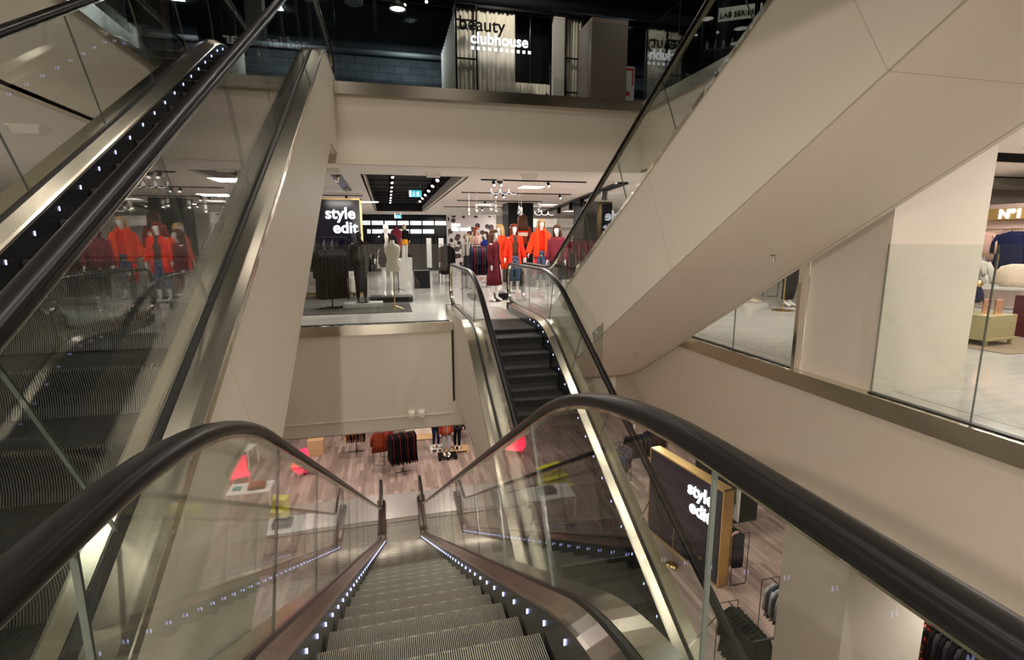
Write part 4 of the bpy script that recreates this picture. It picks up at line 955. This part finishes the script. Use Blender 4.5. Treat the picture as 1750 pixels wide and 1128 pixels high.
for i in range(2):
    o = bevel(MB().loft([ring(0, .055, .055, n=4), ring(.20, .055, .055, n=4)]).build('copper_vase', 'copper', None)); o.location = (8.20+i*.09, 5.30-i*.09, .42); tag(o, 'tall shiny copper vase standing on the gold bench', 'vase', 'copper vases on the bench')
o = bevel(MB().box(-.03, .03, -.12, .12, 0, .62).build('dark_red_bag', 'cloth_darkred')); o.location = (9.2, 5.45, .0); tag(o, 'tall dark red box standing right of the gold bench', 'box')
o = MB().add([(7.55, 5.6, .006), (7.62, 4.62, .006), (9.9, 4.4, .006), (10.5, 7.6, .006), (8.2, 7.8, .006)], [(0, 1, 2, 3, 4)]).add([(7.55, 5.6, .001), (7.62, 4.62, .001), (9.9, 4.4, .001), (10.5, 7.6, .001), (8.2, 7.8, .001)], [(4, 3, 2, 1, 0)]).build('rug', 'rug_tan'); tag(o, 'tan rug under the gold bench in the right hand shop', 'rug')
mb = MB(); mb.box(7, 12.0, 5.9, 5.94, MC, 3.1); mb.box(7, 12, 6.56, 6.6, MC, 3.1); mb.box(7, 7.04, 5.9, 6.6, MC, 3.1); mb.box(11.96, 12, 5.9, 6.6, MC, 3.1); mb.box(7, 12, 5.9, 6.6, 3.1, 3.14); struct('ceiling_recess', mb, 'black_ceiling')
mb = MB(); mb.box(9, 17, 8.4, 8.8, 2.58, MC); mb.box(9, 17, 10.2, 10.6, 2.55, MC); struct('ceiling_beam', mb, 'column_plaster')
tracks('black ceiling track with round lamps near the right hand shop wall', 10.0, 14.5, 8.1, (-2.0, -1.8)); tracks('black ceiling track with three dark lamp heads above the No1 sign', 10.5, 15.5, 9.4, (-.4, -.1, .2))
# items seen in the triangle under the right hand soffit
def floor_stand(label, x, y, h):
    t = thing('clothes_stand', label, 'clothes stand', (x, y, 0)); MB().lathe([(.22, 0), (.22, .012), (.02, .02)], 24).build('base_disc', 'gold_metal', t); MB().tube([(0, 0, .01), (0, 0, h)], .012, 8).build('pole', 'gold_metal', t); return t
floor_stand('gold pole stand with round base seen under the escalator soffit', 7.95, 8.8, 1.5)
t, J = mannequin('mannequin legs in wide black trousers seen under the escalator soffit', 8.55, 9.35, 0, 1.8, .3, 'mannequin_white', {'a_l': .05, 'a_r': .05}, 'p1b'); trousers(J, 'cloth_black', t, .16, 1.5); coat(J, 'cloth_black', t, .75, .3)
o = MB().lathe([(.32, 0), (.32, .03), (.30, .035)], 28).build('display_disc', 'pale_plinth'); o.location = (8.14, 9.9, 0); tag(o, 'round pale display disc on the floor left of the gold pole stand', 'display disc')
for i in range(2):
    q = MB(); q.tube([(0, .10, .10), (0, .06, .06), (0, -.05, .03), (0, -.12, .02)], [.028, .034, .03, .016], 10); q.tube([(0, .11, .09), (0, .12, 0)], [.014, .006], 6); q.tube([(0, .09, .08), (0, .10, .20)], [.03, .03], 10)
    o = q.build('ankle_boot', 'cloth_cream', None, True); o.location = (8.07+i*.11, 9.88, .035); o.rotation_euler = (0, 0, .8); tag(o, 'beige high heeled ankle boot on the round display disc', 'shoe', 'pair of beige ankle boots')
rail_rack('rail of pale and dark clothes beyond the mannequin in the soffit gap', 9.6, 10.4, 0, 1.4, 1.4, PI/2)
garments('top', ['cloth_white', 'cloth_navy', 'cloth_darkred'], (9.6, 9.85, 1.35), (0, .1, 0), 12, 0, 'pale, navy or dark red top on the rail seen in the soffit gap', 'top', 'tops on the soffit gap rail', .2, .75)
# sprinklers under the right escalator soffit, guard at its foot
def sprinkler(label, loc):
    t = thing('sprinkler', label, 'sprinkler', loc, 0); MB().lathe([(.03, -.01), (.035, 0)], 14).build('escutcheon', 'chrome', t)
    q = MB(); q.tube([(-.0, 0, -.0), (-.02, 0, -.03), (-.02, 0, -.07), (0, 0, -.085), (.02, 0, -.07), (.02, 0, -.03), (0, 0, 0)], .004, 5); q.tube([(0, 0, -.02), (0, 0, -.075)], .006, 6); q.lathe([(.022, -.09), (.022, -.087)], 12); q.build('sprinkler_head', 'chrome', t)
sprinkler('small chrome sprinkler on the soffit of the right escalator, upper one', (3.40, 3.93, 1.32))
sprinkler('small chrome sprinkler on the soffit of the right escalator, lower one near its foot', (3.40, 6.44, -.14))

# ---- lower floor
def lrack(*a, **k): return rail_rack(*a, **k)
rail_rack('black T stand of dark burgundy and black skirts straight below the escalators', .22, 18.35, LF, 1.0, 1.58, .2, kind='tee')
garments('skirt', ['cloth_black', 'cloth_darkred', 'cloth_black'], (-.24, 18.26, LF+1.53), (.084, .017, 0), 12, PI/2+.2, 'dark burgundy or black skirt on the T stand straight below', 'skirt', 'skirts on the T stand straight below', .34, 1.05, .045, 0, 1.3)
rail_rack('black rail of rust red sweaters on the lower floor', -.55, 19.5, LF, .75, 1.35, 1.2)
garments('sweater', ['cloth_rust', 'cloth_darkred', 'cloth_rust'], (-.65, 19.2, LF+1.30), (.028, .075, 0), 9, .1, 'rust red sweater hanging on the lower floor rail', 'sweater', 'rust sweaters on the lower rail', .28, .78, .035, .45)
rail_rack('black T stand of mustard clothes on the lower floor', -1.6, 20.7, LF, .8, 1.35, 0, kind='tee')
garments('jumper', ['cloth_mustard', 'cloth_mustard', 'cloth_black'], (-1.95, 20.7, LF+1.30), (.085, 0, 0), 9, PI/2, 'mustard or black jumper on the T stand at the left', 'jumper', 'mustard jumpers on the T stand', .27, .8, .035, .45)
rail_rack('black rail of dark red shirts behind the pallets', 2.95, 20.9, LF, .9, 1.3, .4)
garments('shirt', ['cloth_darkred', 'cloth_black', 'cloth_rust'], (2.6, 20.75, LF+1.25), (.085, .036, 0), 9, PI/2+.4, 'dark red or black shirt on the rail behind the pallets', 'shirt', 'shirts on the rail behind the pallets', .2, .7)
def pallet(label, x, y, m_, w_=.8, d=.6, h=.14, z=LF, rz=0):
    t = thing('pallet', label, 'pallet', (x, y, z), rz)
    for i in range(5): bevel(MB().box(-w_/2, w_/2, -d/2+i*d/4.6, -d/2+i*d/4.6+.085, h-.02, h).build('deck_board', m_, t), .002)
    for i in (-1, 0, 1): bevel(MB().box(i*(w_/2-.05)-.045, i*(w_/2-.05)+.045, -d/2, d/2-.02, 0, h-.02).build('bearer', m_, t), .002)
pallet('black painted pallet under the grey trousered legs', 1.98, 19.2, 'black_paint', .75, .5)
pallet('bare pine pallet behind the black one', 2.35, 19.75, 'pine', 1.1, .55); pallet('pale pallet stacked behind the black pallet at its left', 1.65, 20.1, 'pale_plinth', .6, .5)
def lower_mannequin(label, x, y, z, rz, m1, m2, key, skin='mannequin_white'):
    t, J = mannequin(label, x, y, z, 1.82, rz, skin, {'a_l': .06, 'a_r': .06, 'step': .04}, key); trousers(J, m2, t, .13); coat(J, m1, t, .86, .3, name='jacket')
    q = MB()
    for k in 'lr':
        a = J['ank'+k]; q.tube([(a[0], a[1]+.05, .05), (a[0], a[1]-.02, .06), (a[0], a[1]-.16, .035)], [.035, .042, .03], 10)
    q.build('sneakers', 'cloth_white', t, True); return t
lower_mannequin('male mannequin in grey trousers and orange jacket on the black pallet', 1.95, 19.2, LF+.14, .2, 'cloth_rust', 'cloth_grey', 'q1')
lower_mannequin('male mannequin in black trousers and white sneakers on the pine pallet', 2.45, 19.75, LF+.14, -.1, 'cloth_charcoal', 'cloth_black', 'q1')
lower_mannequin('male mannequin in dark denim on the pale pallet behind', 1.62, 20.1, LF+.14, .3, 'cloth_navy', 'cloth_navy', 'q1')
t = thing('display_case', 'white open display case with pine edge on the lower floor by the pallets', 'display case', (1.0, 21.6, LF))
MB().box(-.6, .6, .28, .3, 0, 1.1).build('back_panel', 'white_plaster', t); MB().box(-.6, .6, -.3, .3, .02, .06).build('base', 'pine', t)
for s_ in (-.6, .58): MB().box(s_, s_+.02, -.3, .3, 0, 1.1).build('side_panel', 'white_plaster', t)
# neon red chair display at the left
t = thing('display_chair', 'bright neon red plastic chair like display seat on the lower floor left', 'display seat', (-3.35, 18.9, LF), .5)
MB().box(-.35, .35, -.3, .3, .25, .31).build('seat', 'neon_pink', t); q = MB(); q.loft([[(-.35, .28, .3), (.35, .28, .3), (.35, .32, .3), (-.35, .32, .3)], [(-.25, .42, .9), (.3, .42, .9), (.3, .45, .9), (-.25, .45, .9)]]); q.build('backrest', 'neon_pink', t)
for a in (-.3, .3):
    for b in (-.25, .25): MB().tube([(a, b, .25), (a*1.2, b*1.2, 0)], .015, 6).build('leg', 'white_plaster', t)
plinth('plain wooden crate standing behind the neon red seat', -3.5, -2.9, 20.7, 21.2, .65, 'pine', LF, name='crate')
t = thing('sign_stand', 'slim black ticket stand at the left edge of the lower floor view', 'sign stand', (-4.3, 21.5, LF)); MB().box(-.12, .12, -.12, .12, 0, .02).build('base', 'black_paint', t); MB().tube([(0, 0, 0), (0, 0, 1.1)], .012, 6).build('pole', 'black_paint', t); MB().box(-.12, .12, -.015, .015, .95, 1.3).build('card_holder', 'black_paint', t)
# landing plates at the foot of the descending escalator
mb = MB(); mb.box(-2.5, -.70, 14.85, 16.7, LF, LF+.006); mb.box(-.70, .86, 15.2, 16.7, LF, LF+.006); mb.box(.86, 2.6, 14.85, 16.7, LF, LF+.006)
o = mb.build('floor_plate', 'landing_steel'); tag(o, 'shiny steel floor plates at the foot of the descending escalator', 'floor plate')
mb = MB(); mb.box(-2.5, 2.6, 14.82, 14.87, LF, LF+.012); o = mb.build('threshold_strip', 'chrome'); tag(o, 'narrow metal threshold strip before the steel floor plates', 'threshold strip')
# yellow steps, children mannequins, tables (right, seen through the glass)
def yellow_steps(label, x, y, rz):
    t = thing('yellow_steps', label, 'display steps', (x, y, LF), rz)
    for i in range(3): bevel(MB().box(-.45, .45, -.45+i*.3, -.15+i*.3, 0, .25+i*.25).build('step_block', 'acid_yellow', t), .01); bevel(MB().box(-.50, .50, -.48+i*.3, -.13+i*.3, .25+i*.25, .29+i*.25).build('tread_board', 'acid_yellow', t), .005)
yellow_steps('acid yellow display steps on the lower floor behind the central escalator', 5.6, 17.5, .5)
yellow_steps('acid yellow display steps on the lower floor left of the descending escalator', -3.9, 15.6, -.3)
def child(label, x, y, m1, m2, h, rz, skin='mannequin_white'):
    t, J = mannequin(label, x, y, LF, h, rz, skin, {'a_l': .08, 'a_r': .08}, 'c1'); top_(J, m1, t, r=1.1); trousers(J, m2, t, .13)
child('child mannequin in dark navy beside the yellow steps', 5.05, 17.2, 'cloth_navy', 'cloth_green', 1.15, 0); child('child mannequin in pale pink behind the yellow steps', 6.1, 17.9, 'cloth_blush', 'cloth_blush', 1.25, .3)
child('taller mannequin in pink and black in the childrens area', 6.1, 18.9, 'cloth_blush', 'cloth_black', 1.55, 0); child('mannequin in dark clothes left in the childrens area', 5.6, 19.6, 'cloth_black', 'cloth_charcoal', 1.6, .3)
def wtable(label, x, y, w_, d, h, rz=0):
    t = thing('display_table', label, 'table', (x, y, LF), rz); MB().box(-w_/2, w_/2, -d/2, d/2, h-.03, h).build('table_top', 'pale_plinth', t)
    for a in (-1, 1):
        for b in (-1, 1): MB().box(a*(w_/2-.02)-.02, a*(w_/2-.02)+.02, b*(d/2-.02)-.02, b*(d/2-.02)+.02, 0, h-.03).build('leg', 'white_plaster', t)
wtable('white table with a folded red garment beside the central escalator', 3.6, 16.9, 1.3, .8, .7); wtable('white table of green and pink clothes in the childrens area', 4.9, 20.5, 1.2, .7, .75, .3); wtable('white frame table between the two escalator feet at the left', -3.2, 14.2, 1.6, .9, .75)
def folded(label, x, y, z, m_, n=1, group=None, w_=.3, d=.24, rz=0):
    for i in range(n):
        o = bevel(MB().box(-w_/2, w_/2, -d/2, d/2, 0, .04).build('folded_top', m_), .015); o.location = (x, y, z+i*.042); o.rotation_euler = (0, 0, rz+random.uniform(-.1, .1)); tag(o, label, 'folded top', group)
folded('folded red garment on the white table by the central escalator', 3.4, 16.9, LF+.70, 'cloth_rust', 3, 'folded red garments', .5, .4); folded('folded teal garment on the same white table', 4.0, 16.9, LF+.70, 'cloth_teal', 1, None, .25)
folded('folded green garment on the childrens table', 4.9, 20.5, LF+.75, 'cloth_green', 2, 'folded green garments', .5, .3, .3); folded('folded grey garment on the white frame table at the left', -3.2, 14.2, LF+.75, 'cloth_charcoal', 3, 'folded grey garments', .5, .4)
t = thing('display_chair', 'bright neon red seat beside the childrens table', 'display seat', (4.5, 19.0, LF), -.4)
MB().box(-.3, .3, -.3, .3, .25, .31).build('seat', 'neon_pink', t); MB().box(-.3, .3, .27, .32, .3, .85).build('backrest', 'neon_pink', t)
for a in (-.27, .27):
    for b in (-.27, .27): MB().tube([(a, b, .25), (a, b, 0)], .015, 6).build('leg', 'neon_pink', t)
rail_rack('white rail of pink childrens clothes at the back', 5.6, 21.4, LF, 1.8, 1.3, 0, 'white_plaster')
garments('dress', ['cloth_blush', 'neon_pink', 'cloth_rose'], (4.85, 21.4, LF+1.25), (.13, 0, 0), 12, PI/2, 'pink childrens dress on the white rail at the back', 'dress', 'pink dresses on the white rail', .17, .6)
# style edit box, lower floor
sign_panel('black gold framed box with glowing style edit letters on the lower floor', (7.62, 11.25, LF), -PI/2+.14, 2.9, 2.62, .32, ['style', 'edit'], .50, [(.20, 2.0), (.30, 1.52)])
lamp = thing('floor_lamp', 'slim gold floor lamp with round base before the dark sign box', 'floor lamp', (7.05, 10.9, LF)); MB().lathe([(.17, 0), (.17, .015), (.02, .03)], 24).build('base', 'gold_metal', lamp, True); MB().tube([(0, 0, .02), (0, 0, 1.5)], .008, 6).build('pole', 'gold_metal', lamp); MB().tube([(0, -.1, 1.42), (0, .22, 1.58)], .035, 10).build('lamp_shade', 'gold_metal', lamp)
rail_rack('black rail of dark trousers behind the gold edged sign box', 8.25, 10.3, LF, 1.0, 1.42, PI/2); garments('trousers', ['cloth_charcoal', 'cloth_blush', 'cloth_black'], (8.25, 9.88, LF+1.38), (0, .085, 0), 10, 0, 'dark or taupe trousers on the rail beside the gold edged sign box', 'trousers', 'trousers on the rail by the sign box', .18, .95, .03, 0, .9)
rail_rack('black rail of grey tops on the lower floor before the beige column', 7.62, 7.6, LF, .95, 1.52, PI/2); garments('top', ['cloth_charcoal', 'cloth_grey'], (7.62, 7.2, LF+1.47), (0, .085, 0), 10, 0, 'grey top hanging on the rail before the beige column', 'top', 'grey tops on the near right rail', .2, .72)
t = thing('wardrobe_unit', 'tall dark hanging unit with white divider behind the lower sign box', 'shelving unit', (9.9, 12.6, LF), 0)
MB().box(-.9, .9, -.35, .35, 0, .04).build('base', 'black_paint', t); MB().box(-.9, -.86, -.35, .35, 0, 1.9).build('side_panel', 'black_paint', t); MB().box(.2, .26, -.35, .35, 0, 1.9).build('divider', 'white_plaster', t); MB().box(.86, .9, -.35, .35, 0, 1.9).build('side_panel', 'black_paint', t); MB().box(-.9, .9, .33, .35, 0, 1.9).build('back_panel', 'black_paint', t); MB().box(-.9, .9, -.35, .35, 1.86, 1.9).build('top_board', 'black_paint', t)
garments('suit', ['cloth_black', 'cloth_navy'], (9.15, 12.55, LF+1.80), (.09, 0, 0), 11, PI/2, 'dark suit hanging in the tall unit behind the sign box', 'suit', 'suits in the tall unit', .22, 1.2); garments('shirt', ['cloth_black'], (10.3, 12.55, LF+1.80), (.09, 0, 0), 5, PI/2, 'black shirt hanging right of the white divider', 'shirt', 'shirts right of the white divider', .22, 1.0)
for lb, x, y, rz, ms in (('round black rack of dark jackets far right on the lower floor', 8.9, 16.4, 0, ['cloth_black', 'cloth_charcoal']), ('black rack of dark coats right of the round one', 9.9, 16.9, .4, ['cloth_charcoal', 'cloth_darkred']), ('black rack of brown and denim jackets beside the central escalator handrail', 7.7, 15.4, .8, ['cloth_denim', 'cloth_brown', 'cloth_charcoal'])):
    rail_rack(lb, x, y, LF, 1.0, 1.4, rz); garments('jacket', ms, (x-.42*math.cos(rz), y-.42*math.sin(rz), LF+1.35), (.085*math.cos(rz), .085*math.sin(rz), 0), 11, rz+PI/2, lb.replace('rack of', 'rack hung').replace('jackets', 'jackets, one garment of it').replace('coats', 'coats, one garment of it'), 'jacket', 'garments of the '+lb.split(' of ')[0]+' by '+lb.split()[-1], .23, .8)
t = thing('floor_mirror', 'white framed standing mirror far right on the lower floor', 'mirror', (10.6, 19.2, LF), -.3); q = MB(); q.box(-.4, -.36, -.03, .03, 0, 1.3); q.box(.36, .4, -.03, .03, 0, 1.3); q.box(-.4, .4, -.03, .03, 1.26, 1.3); q.box(-.4, .4, -.03, .03, 0, .04); q.build('frame', 'white_plaster', t); MB().box(-.36, .36, -.005, .005, .04, 1.26).build('mirror_glass', 'chrome', t)
rail_rack('black rack of black clothes under the central escalator handrail end', 6.3, 7.2, LF, 1.0, 1.5, PI/2); garments('coat', ['cloth_black'], (6.3, 6.8, LF+1.45), (0, .09, 0), 10, 0, 'black coat on the rack right of the central escalator', 'coat', 'black coats right of the central escalator', .22, .95)
rail_rack('dark rack at the bottom right corner holding a red leaf print dress', 9.62, 6.1, LF, 1.3, 1.65, PI/2); garments('dress', ['red_leaf_print'], (9.62, 6.24, LF+1.6), (0, .09, 0), 4, .0, 'black dress with red leaf print at the bottom right', 'dress', 'red leaf print dresses', .25, 1.2); garments('coat', ['cloth_charcoal', 'cloth_black'], (9.62, 5.45, LF+1.6), (0, .09, 0), 8, 0, 'dark coat on the bottom right rack next to the red print', 'coat', 'dark coats on the bottom right rack', .25, 1.2)

# ---- upper floor
t = thing('curtained_booth', 'white curtained booth with black frames carrying the beauty clubhouse sign', 'booth', (1.8, 13.0, UF))
def curtain(x0, x1, z0, z1, y=0, folds=9, ax='x'):
    q = MB(); n = folds*8; rows = []
    for z in (z0, (z0+z1)/2, z1): rows.append([((x0+(x1-x0)*i/n, y+.014*math.sin(i*PI/4)+.01*math.sin(i*.43)) if ax == 'x' else (y+.014*math.sin(i*PI/4), x0+(x1-x0)*i/n))+(z,) for i in range(n+1)])
    q.loft(rows, closed=False, cap=False); o = q.build('curtain', 'curtain_white', t, True); md = o.modifiers.new('thick', 'SOLIDIFY'); md.thickness = .008
curtain(.05, 1.48, .0, 2.95, .05, 13); curtain(1.5, 2.45, .0, 1.45, .25, 10); curtain(2.78, 3.2, .0, 2.95, .05, 5); curtain(0.05, 3.0, 0, 2.9, 0, 12, 'y')
MB().box(1.5, 2.46, .35, .38, 1.3, 3.0).build('dark_opening', 'black_paint', t); MB().box(2.46, 2.78, .0, .15, 0, 3.0).build('pillar', 'white_plaster', t)
for xs, zs in (((0.0, .5), (0, .95, 1.8, 2.65, 3.0)), ((2.76, 3.2), (0, 1.2, 2.0, 3.0))):
    q = MB()
    for x in xs: q.box(x-.018, x+.018, -.06, -.02, 0, 3.0)
    for z in zs: q.box(xs[0], xs[1], -.06, -.02, z, z+.03)
    q.build('black_frame', 'black_paint', t)
MB().box(0, 3.2, -.02, .4, 2.98, 3.04).build('top_beam', 'black_paint', t)
s1 = text_mesh('sign_lettering', 'beauty', .42, 'black_paint', None, (1.86, 12.86, UF+2.42), weight=.004); tag(s1, 'black beauty lettering above the glowing clubhouse word', 'sign lettering')
t = thing('clubhouse_sign', 'glowing white clubhouse lettering with a row of small white squares beneath', 'sign', (2.12, 12.80, UF+2.12)); text_mesh('lettering', 'clubhouse', .35, 'letter_glow', t, (0, 0, 0), weight=.005)
for i in range(11): MB().box(i*.14+.02, i*.14+.09, 0, .01, -.14, -.07).build('square', 'letter_glow_soft', t)
o = bevel(MB().box(4.46, 5.3, 11.0, 11.8, UF, UF+2.2).build('square_pillar', 'brown_column_paint')); tag(o, 'plain brown square pillar in front of the curtained booth', 'pillar')
t = thing('poster_stand', 'white poster stand with red border by the glass corner upstairs', 'poster stand', (5.72, 12.0, UF), .1)
MB().box(-.28, .28, -.01, .01, .85, 1.62).build('poster_board', 'poster_paper', t)
q = MB(); q.box(-.0, .25, -.016, -.011, 1.53, 1.58); q.box(.21, .25, -.016, -.011, 1.2, 1.58); q.box(.02, .15, -.016, -.011, .95, 1.06); q.build('red_border', 'poster_red', t); MB().box(-.2, .2, -.1, .1, 0, .03).build('base', 'black_paint', t); MB().box(-.03, .03, -.01, .01, .02, .87).build('post', 'black_paint', t)
o = MB().loft([ring(0, .2, .12, n=14), ring(.15, .18, .12, n=14), ring(.30, .10, .08, n=14), ring(.38, .07, .07, .0, 0, n=14), ring(.5, .06, .06, n=14), ring(.55, .02, .02, n=14)]).build('counter_ornament', 'cloth_brown', None, True); o.location = (3.55, 11.3, UF); o.scale = (1, 1, 1.25); tag(o, 'dark brown pointed ornament silhouette in front of the booth curtain', 'ornament')
o = MB().tube([(0, 0, 0), (.45, 0, .55)], .03, 4).build('tilted_board', 'brown_wood'); o.location = (4.15, 11.6, UF); tag(o, 'dark brown board leaning beside the brown pillar', 'board')
def dome_pendant(label, x, y, z, s_=1.0):
    t = thing('dome_pendant', label, 'pendant lamp', (x, y, z)); t.scale = (s_,)*3
    MB().lathe([(.19, 0), (.185, .05), (.13, .13), (.05, .18), (.045, .27), (.02, .30)], 24, cap=False).build('lamp_shade', 'black_paint', t, True); MB().lathe([(.17, .03), (.17, .035)], 24).build('diffuser', 'letter_grey_lit', t); MB().tube([(0, 0, .29), (0, 0, 2.6)], .006, 5).build('cord', 'black_paint', t)
mat('letter_grey_lit', (.9, .85, .8), .5, emit=(1.0, .9, .8), estr=.8)
dome_pendant('upper black dome pendant lamp left of the booth', .52, 12.4, 6.82); dome_pendant('lower black dome pendant lamp left of the booth', .46, 12.6, 6.54)
dome_pendant('dome pendant lamp above the left escalator top', -1.9, 11.6, 6.6, .9); dome_pendant('dome pendant lamp seen past the leftmost glass', -3.0, 11.4, 6.5, .9)
t = thing('glass_lantern', 'clear glass lantern fixture standing behind the upper balustrade', 'lantern', (-.45, 11.9, 6.3)); q = MB()
for k in range(8):
    a = k*PI/4; q.tube([(.17*math.cos(a), .10*math.sin(a), 0), (.17*math.cos(a), .10*math.sin(a), .55), (.10*math.cos(a), .06*math.sin(a), .66)], .012, 6)
q.build('glass_tubes', 'clear_plastic', t, True); MB().lathe([(.18, 0), (.18, .012)], 18).build('lower_ring', 'chrome', t); MB().lathe([(.12, .66), (.12, .675)], 18).build('upper_ring', 'chrome', t); MB().tube([(0, 0, .67), (0, 0, 2.6)], .005, 5).build('cord', 'black_paint', t)
for i, (x0, x1, y, z, r_) in enumerate(((-8, 9, 12.0, 8.2, .20), (-8, 9, 14.0, 7.6, .14), (-8, 9, 15.5, 8.4, .25), (-8, 9, 17.5, 7.2, .10))):
    o = MB().tube([(x0, y, z), (x1, y, z)], r_, 16).build('ceiling_duct', 'duct_grey', None, True); tag(o, ['round dark duct nearest under the upper ceiling', 'thin dark pipe second from the front under the upper ceiling', 'thick dark duct third back under the upper ceiling', 'thin pipe low along the upper back wall'][i], 'duct')
for i in range(6): o = MB().box(-7.9+i*2.6, -7.8+i*2.6, 9.4, 18.3, 8.05, 8.15).build('ceiling_truss', 'duct_grey'); tag(o, 'dark cross beam under the upper ceiling', 'beam', 'dark cross beams under the upper ceiling')
for x, y, z, lb in ((-.9, 14.0, 7.45, 'tiny ceiling spotlight over the upper left'), (.7, 14.2, 7.3, 'tiny ceiling spotlight between lanterns and booth'), (1.1, 12.6, 6.75, 'bright small spotlight just left of the booth'), (4.0, 11.5, 7.6, 'small spotlight above the booth right side'), (5.4, 11.5, 7.8, 'small spotlight at the top above the glass corner'), (-2.6, 12, 6.9, 'small spotlight beside the letter B board')):
    t = thing('spotlight', lb, 'spotlight', (x, y, z)); MB().tube([(0, .06, .06), (0, -.05, 0)], .045, 10).build('housing', 'black_paint', t); MB().tube([(0, -.05, 0), (0, -.054, -.003)], .034, 10).build('lens', 'spot_glow', t); MB().tube([(0, .05, .06), (0, .05, 8.2-z)], .008, 5).build('stem', 'black_paint', t)
o = MB().box(-4.2, -2.35, 11.0, 11.1, UF, 8.0).build('sign_board', 'black_paint'); tag(o, 'tall black board carrying a pale letter B', 'sign board')
text_mesh('board_letter', 'B', .75, 'letter_grey', o, (-3.12, 10.98, 6.05))
o = bevel(MB().box(-2.35, -2.05, 11.0, 11.3, UF, 8.0).build('grey_pillar', 'duct_grey')); tag(o, 'dark grey pillar right of the letter B board', 'pillar')
o = bevel(MB().box(-4.0, -3.55, 11.0, 11.4, UF, 8.6).build('grey_pillar', 'brown_column_paint')); o.location = (0, -.5, 0); tag(o, 'dull brown pillar left of the letter B', 'pillar')
t = thing('notice_board', 'framed white notice with red strip left of the brown pillar upstairs', 'notice', (-4.3, 10.3, UF+.9)); MB().box(-.3, .3, -.01, .01, 0, .8).build('sheet', 'poster_paper', t); MB().box(0, .28, -.016, -.011, .66, .73).build('red_strip', 'poster_red', t); MB().box(-.02, .02, .0, .02, -.9, 0).build('post', 'black_paint', t)
o = MB().box(-2.3, -.9, 11.5, 11.56, UF+.9, UF+1.5).build('sign_board', 'black_paint'); tag(o, 'low black fascia board reading nailbar behind the escalator top', 'sign board'); text_mesh('fascia_lettering', 'nailbar', .30, 'letter_grey', o, (-2.15, 11.48, UF+1.25))
o = bevel(MB().box(-.25, .25, -.03, .03, 0, 1.1).build('wood_panel', 'brown_wood')); o.location = (1.45, 13.4, UF); o.rotation_euler = (0, .25, .6); tag(o, 'leaning brown wooden panel left of the curtained booth', 'panel')
o = bevel(MB().box(-.35, .35, -.2, .2, 0, .45).build('beige_cabinet', 'column_plaster')); o.location = (-.0, 11.2, UF); tag(o, 'low beige cabinet behind the upper glass below the pendants', 'cabinet')
# cosmetics shelves
for j, (y, lb, txt) in enumerate(((9.6, 'tall black cosmetics shelving with pale header sign reading LAB SERIES', 'LAB SERIES'), (8.0, 'tall black cosmetics shelving with pale script header sign', 'Jane G'))):
    t = thing('cosmetics_shelf', lb, 'shelving unit', (7.0, y, UF), -.55)
    for a in (-.65, .65):
        for b in (-.2, .2): MB().box(a-.02, a+.02, b-.02, b+.02, 0, 2.05).build('post', 'black_paint', t)
    for z in (.25, .75, 1.25): MB().box(-.65, .65, -.2, .2, z, z+.03).build('shelf_board', 'dark_grey_paint', t)
    hd = MB().box(-.4, .4, -.22, -.2, 1.75, 2.0).build('header_sign', 'poster_paper', t); text_mesh('lettering', txt, .13, 'black_paint', hd, (-.36, -.225, 1.82), extrude=.002)
    ca, sa = math.cos(-.55), math.sin(-.55)
    for z in (.28, .78, 1.28):
        for i in range(8):
            px = -.55+i*.155; o = MB().lathe([(.03, 0), (.03, random.choice((.10, .14))), (.015, .16), (.015, .19)], 10).build('cosmetic_bottle', random.choice(('pale_plinth', 'clear_plastic', 'cloth_white')), None, True)
            o.location = (7.0+px*ca+.05*sa, y+px*sa-.05*ca, UF+z+.0); tag(o, ['cosmetic bottle on the shelving under the LAB SERIES sign', 'cosmetic bottle on the shelving under the script sign'][j], 'bottle', ['bottles under the LAB SERIES sign', 'bottles under the script sign'][j])
o = MB().box(-.5, .5, -.05, .05, -.06, .06).build('yellow_tube', 'acid_yellow'); o.location = (7.9, 7.6, UF+1.75); o.rotation_euler = (0, -.5, -.5); tag(o, 'slanted yellow tube shaped sign above the cosmetics shelves', 'sign')

for x, lb in ((.30, 'small white sensor box on the lower fascia, left of the pair'), (.48, 'small white sensor box on the lower fascia, right of the pair')):
    t = thing('sensor_box', lb, 'sensor', (x, 9.075, -1.70)); bevel(MB().box(-.05, .05, -.05, 0, -.05, .05).build('housing', 'white_plaster', t)); MB().box(-.06, .06, -.01, .025, .05, .07).build('bracket', 'white_plaster', t); MB().box(-.035, .035, -.053, -.05, -.03, 0).build('lens_window', 'pale_plinth', t)

t = thing('guard_panel', 'small clear triangular guard panel hanging at the foot of the right soffit', 'guard panel', (2.69, 6.2, .22))
q = MB(); q.v = [(-.004, .18, -.02), (-.004, -.16, .17), (-.004, -.16, -.42), (.004, .18, -.02), (.004, -.16, .17), (.004, -.16, -.42)]; q.f = [(0, 2, 1), (3, 4, 5), (0, 1, 4, 3), (1, 2, 5, 4), (2, 0, 3, 5)]; q.mi = [0, 0, 1, 1, 1]; q.build('acrylic_panel', ['glass', 'glass_edge'], t)
for y, z in ((-.11, .10), (.08, .0)): MB().tube([(-.015, y, z), (.012, y, z)], .013, 10).build('fixing_bolt', 'chrome', t)
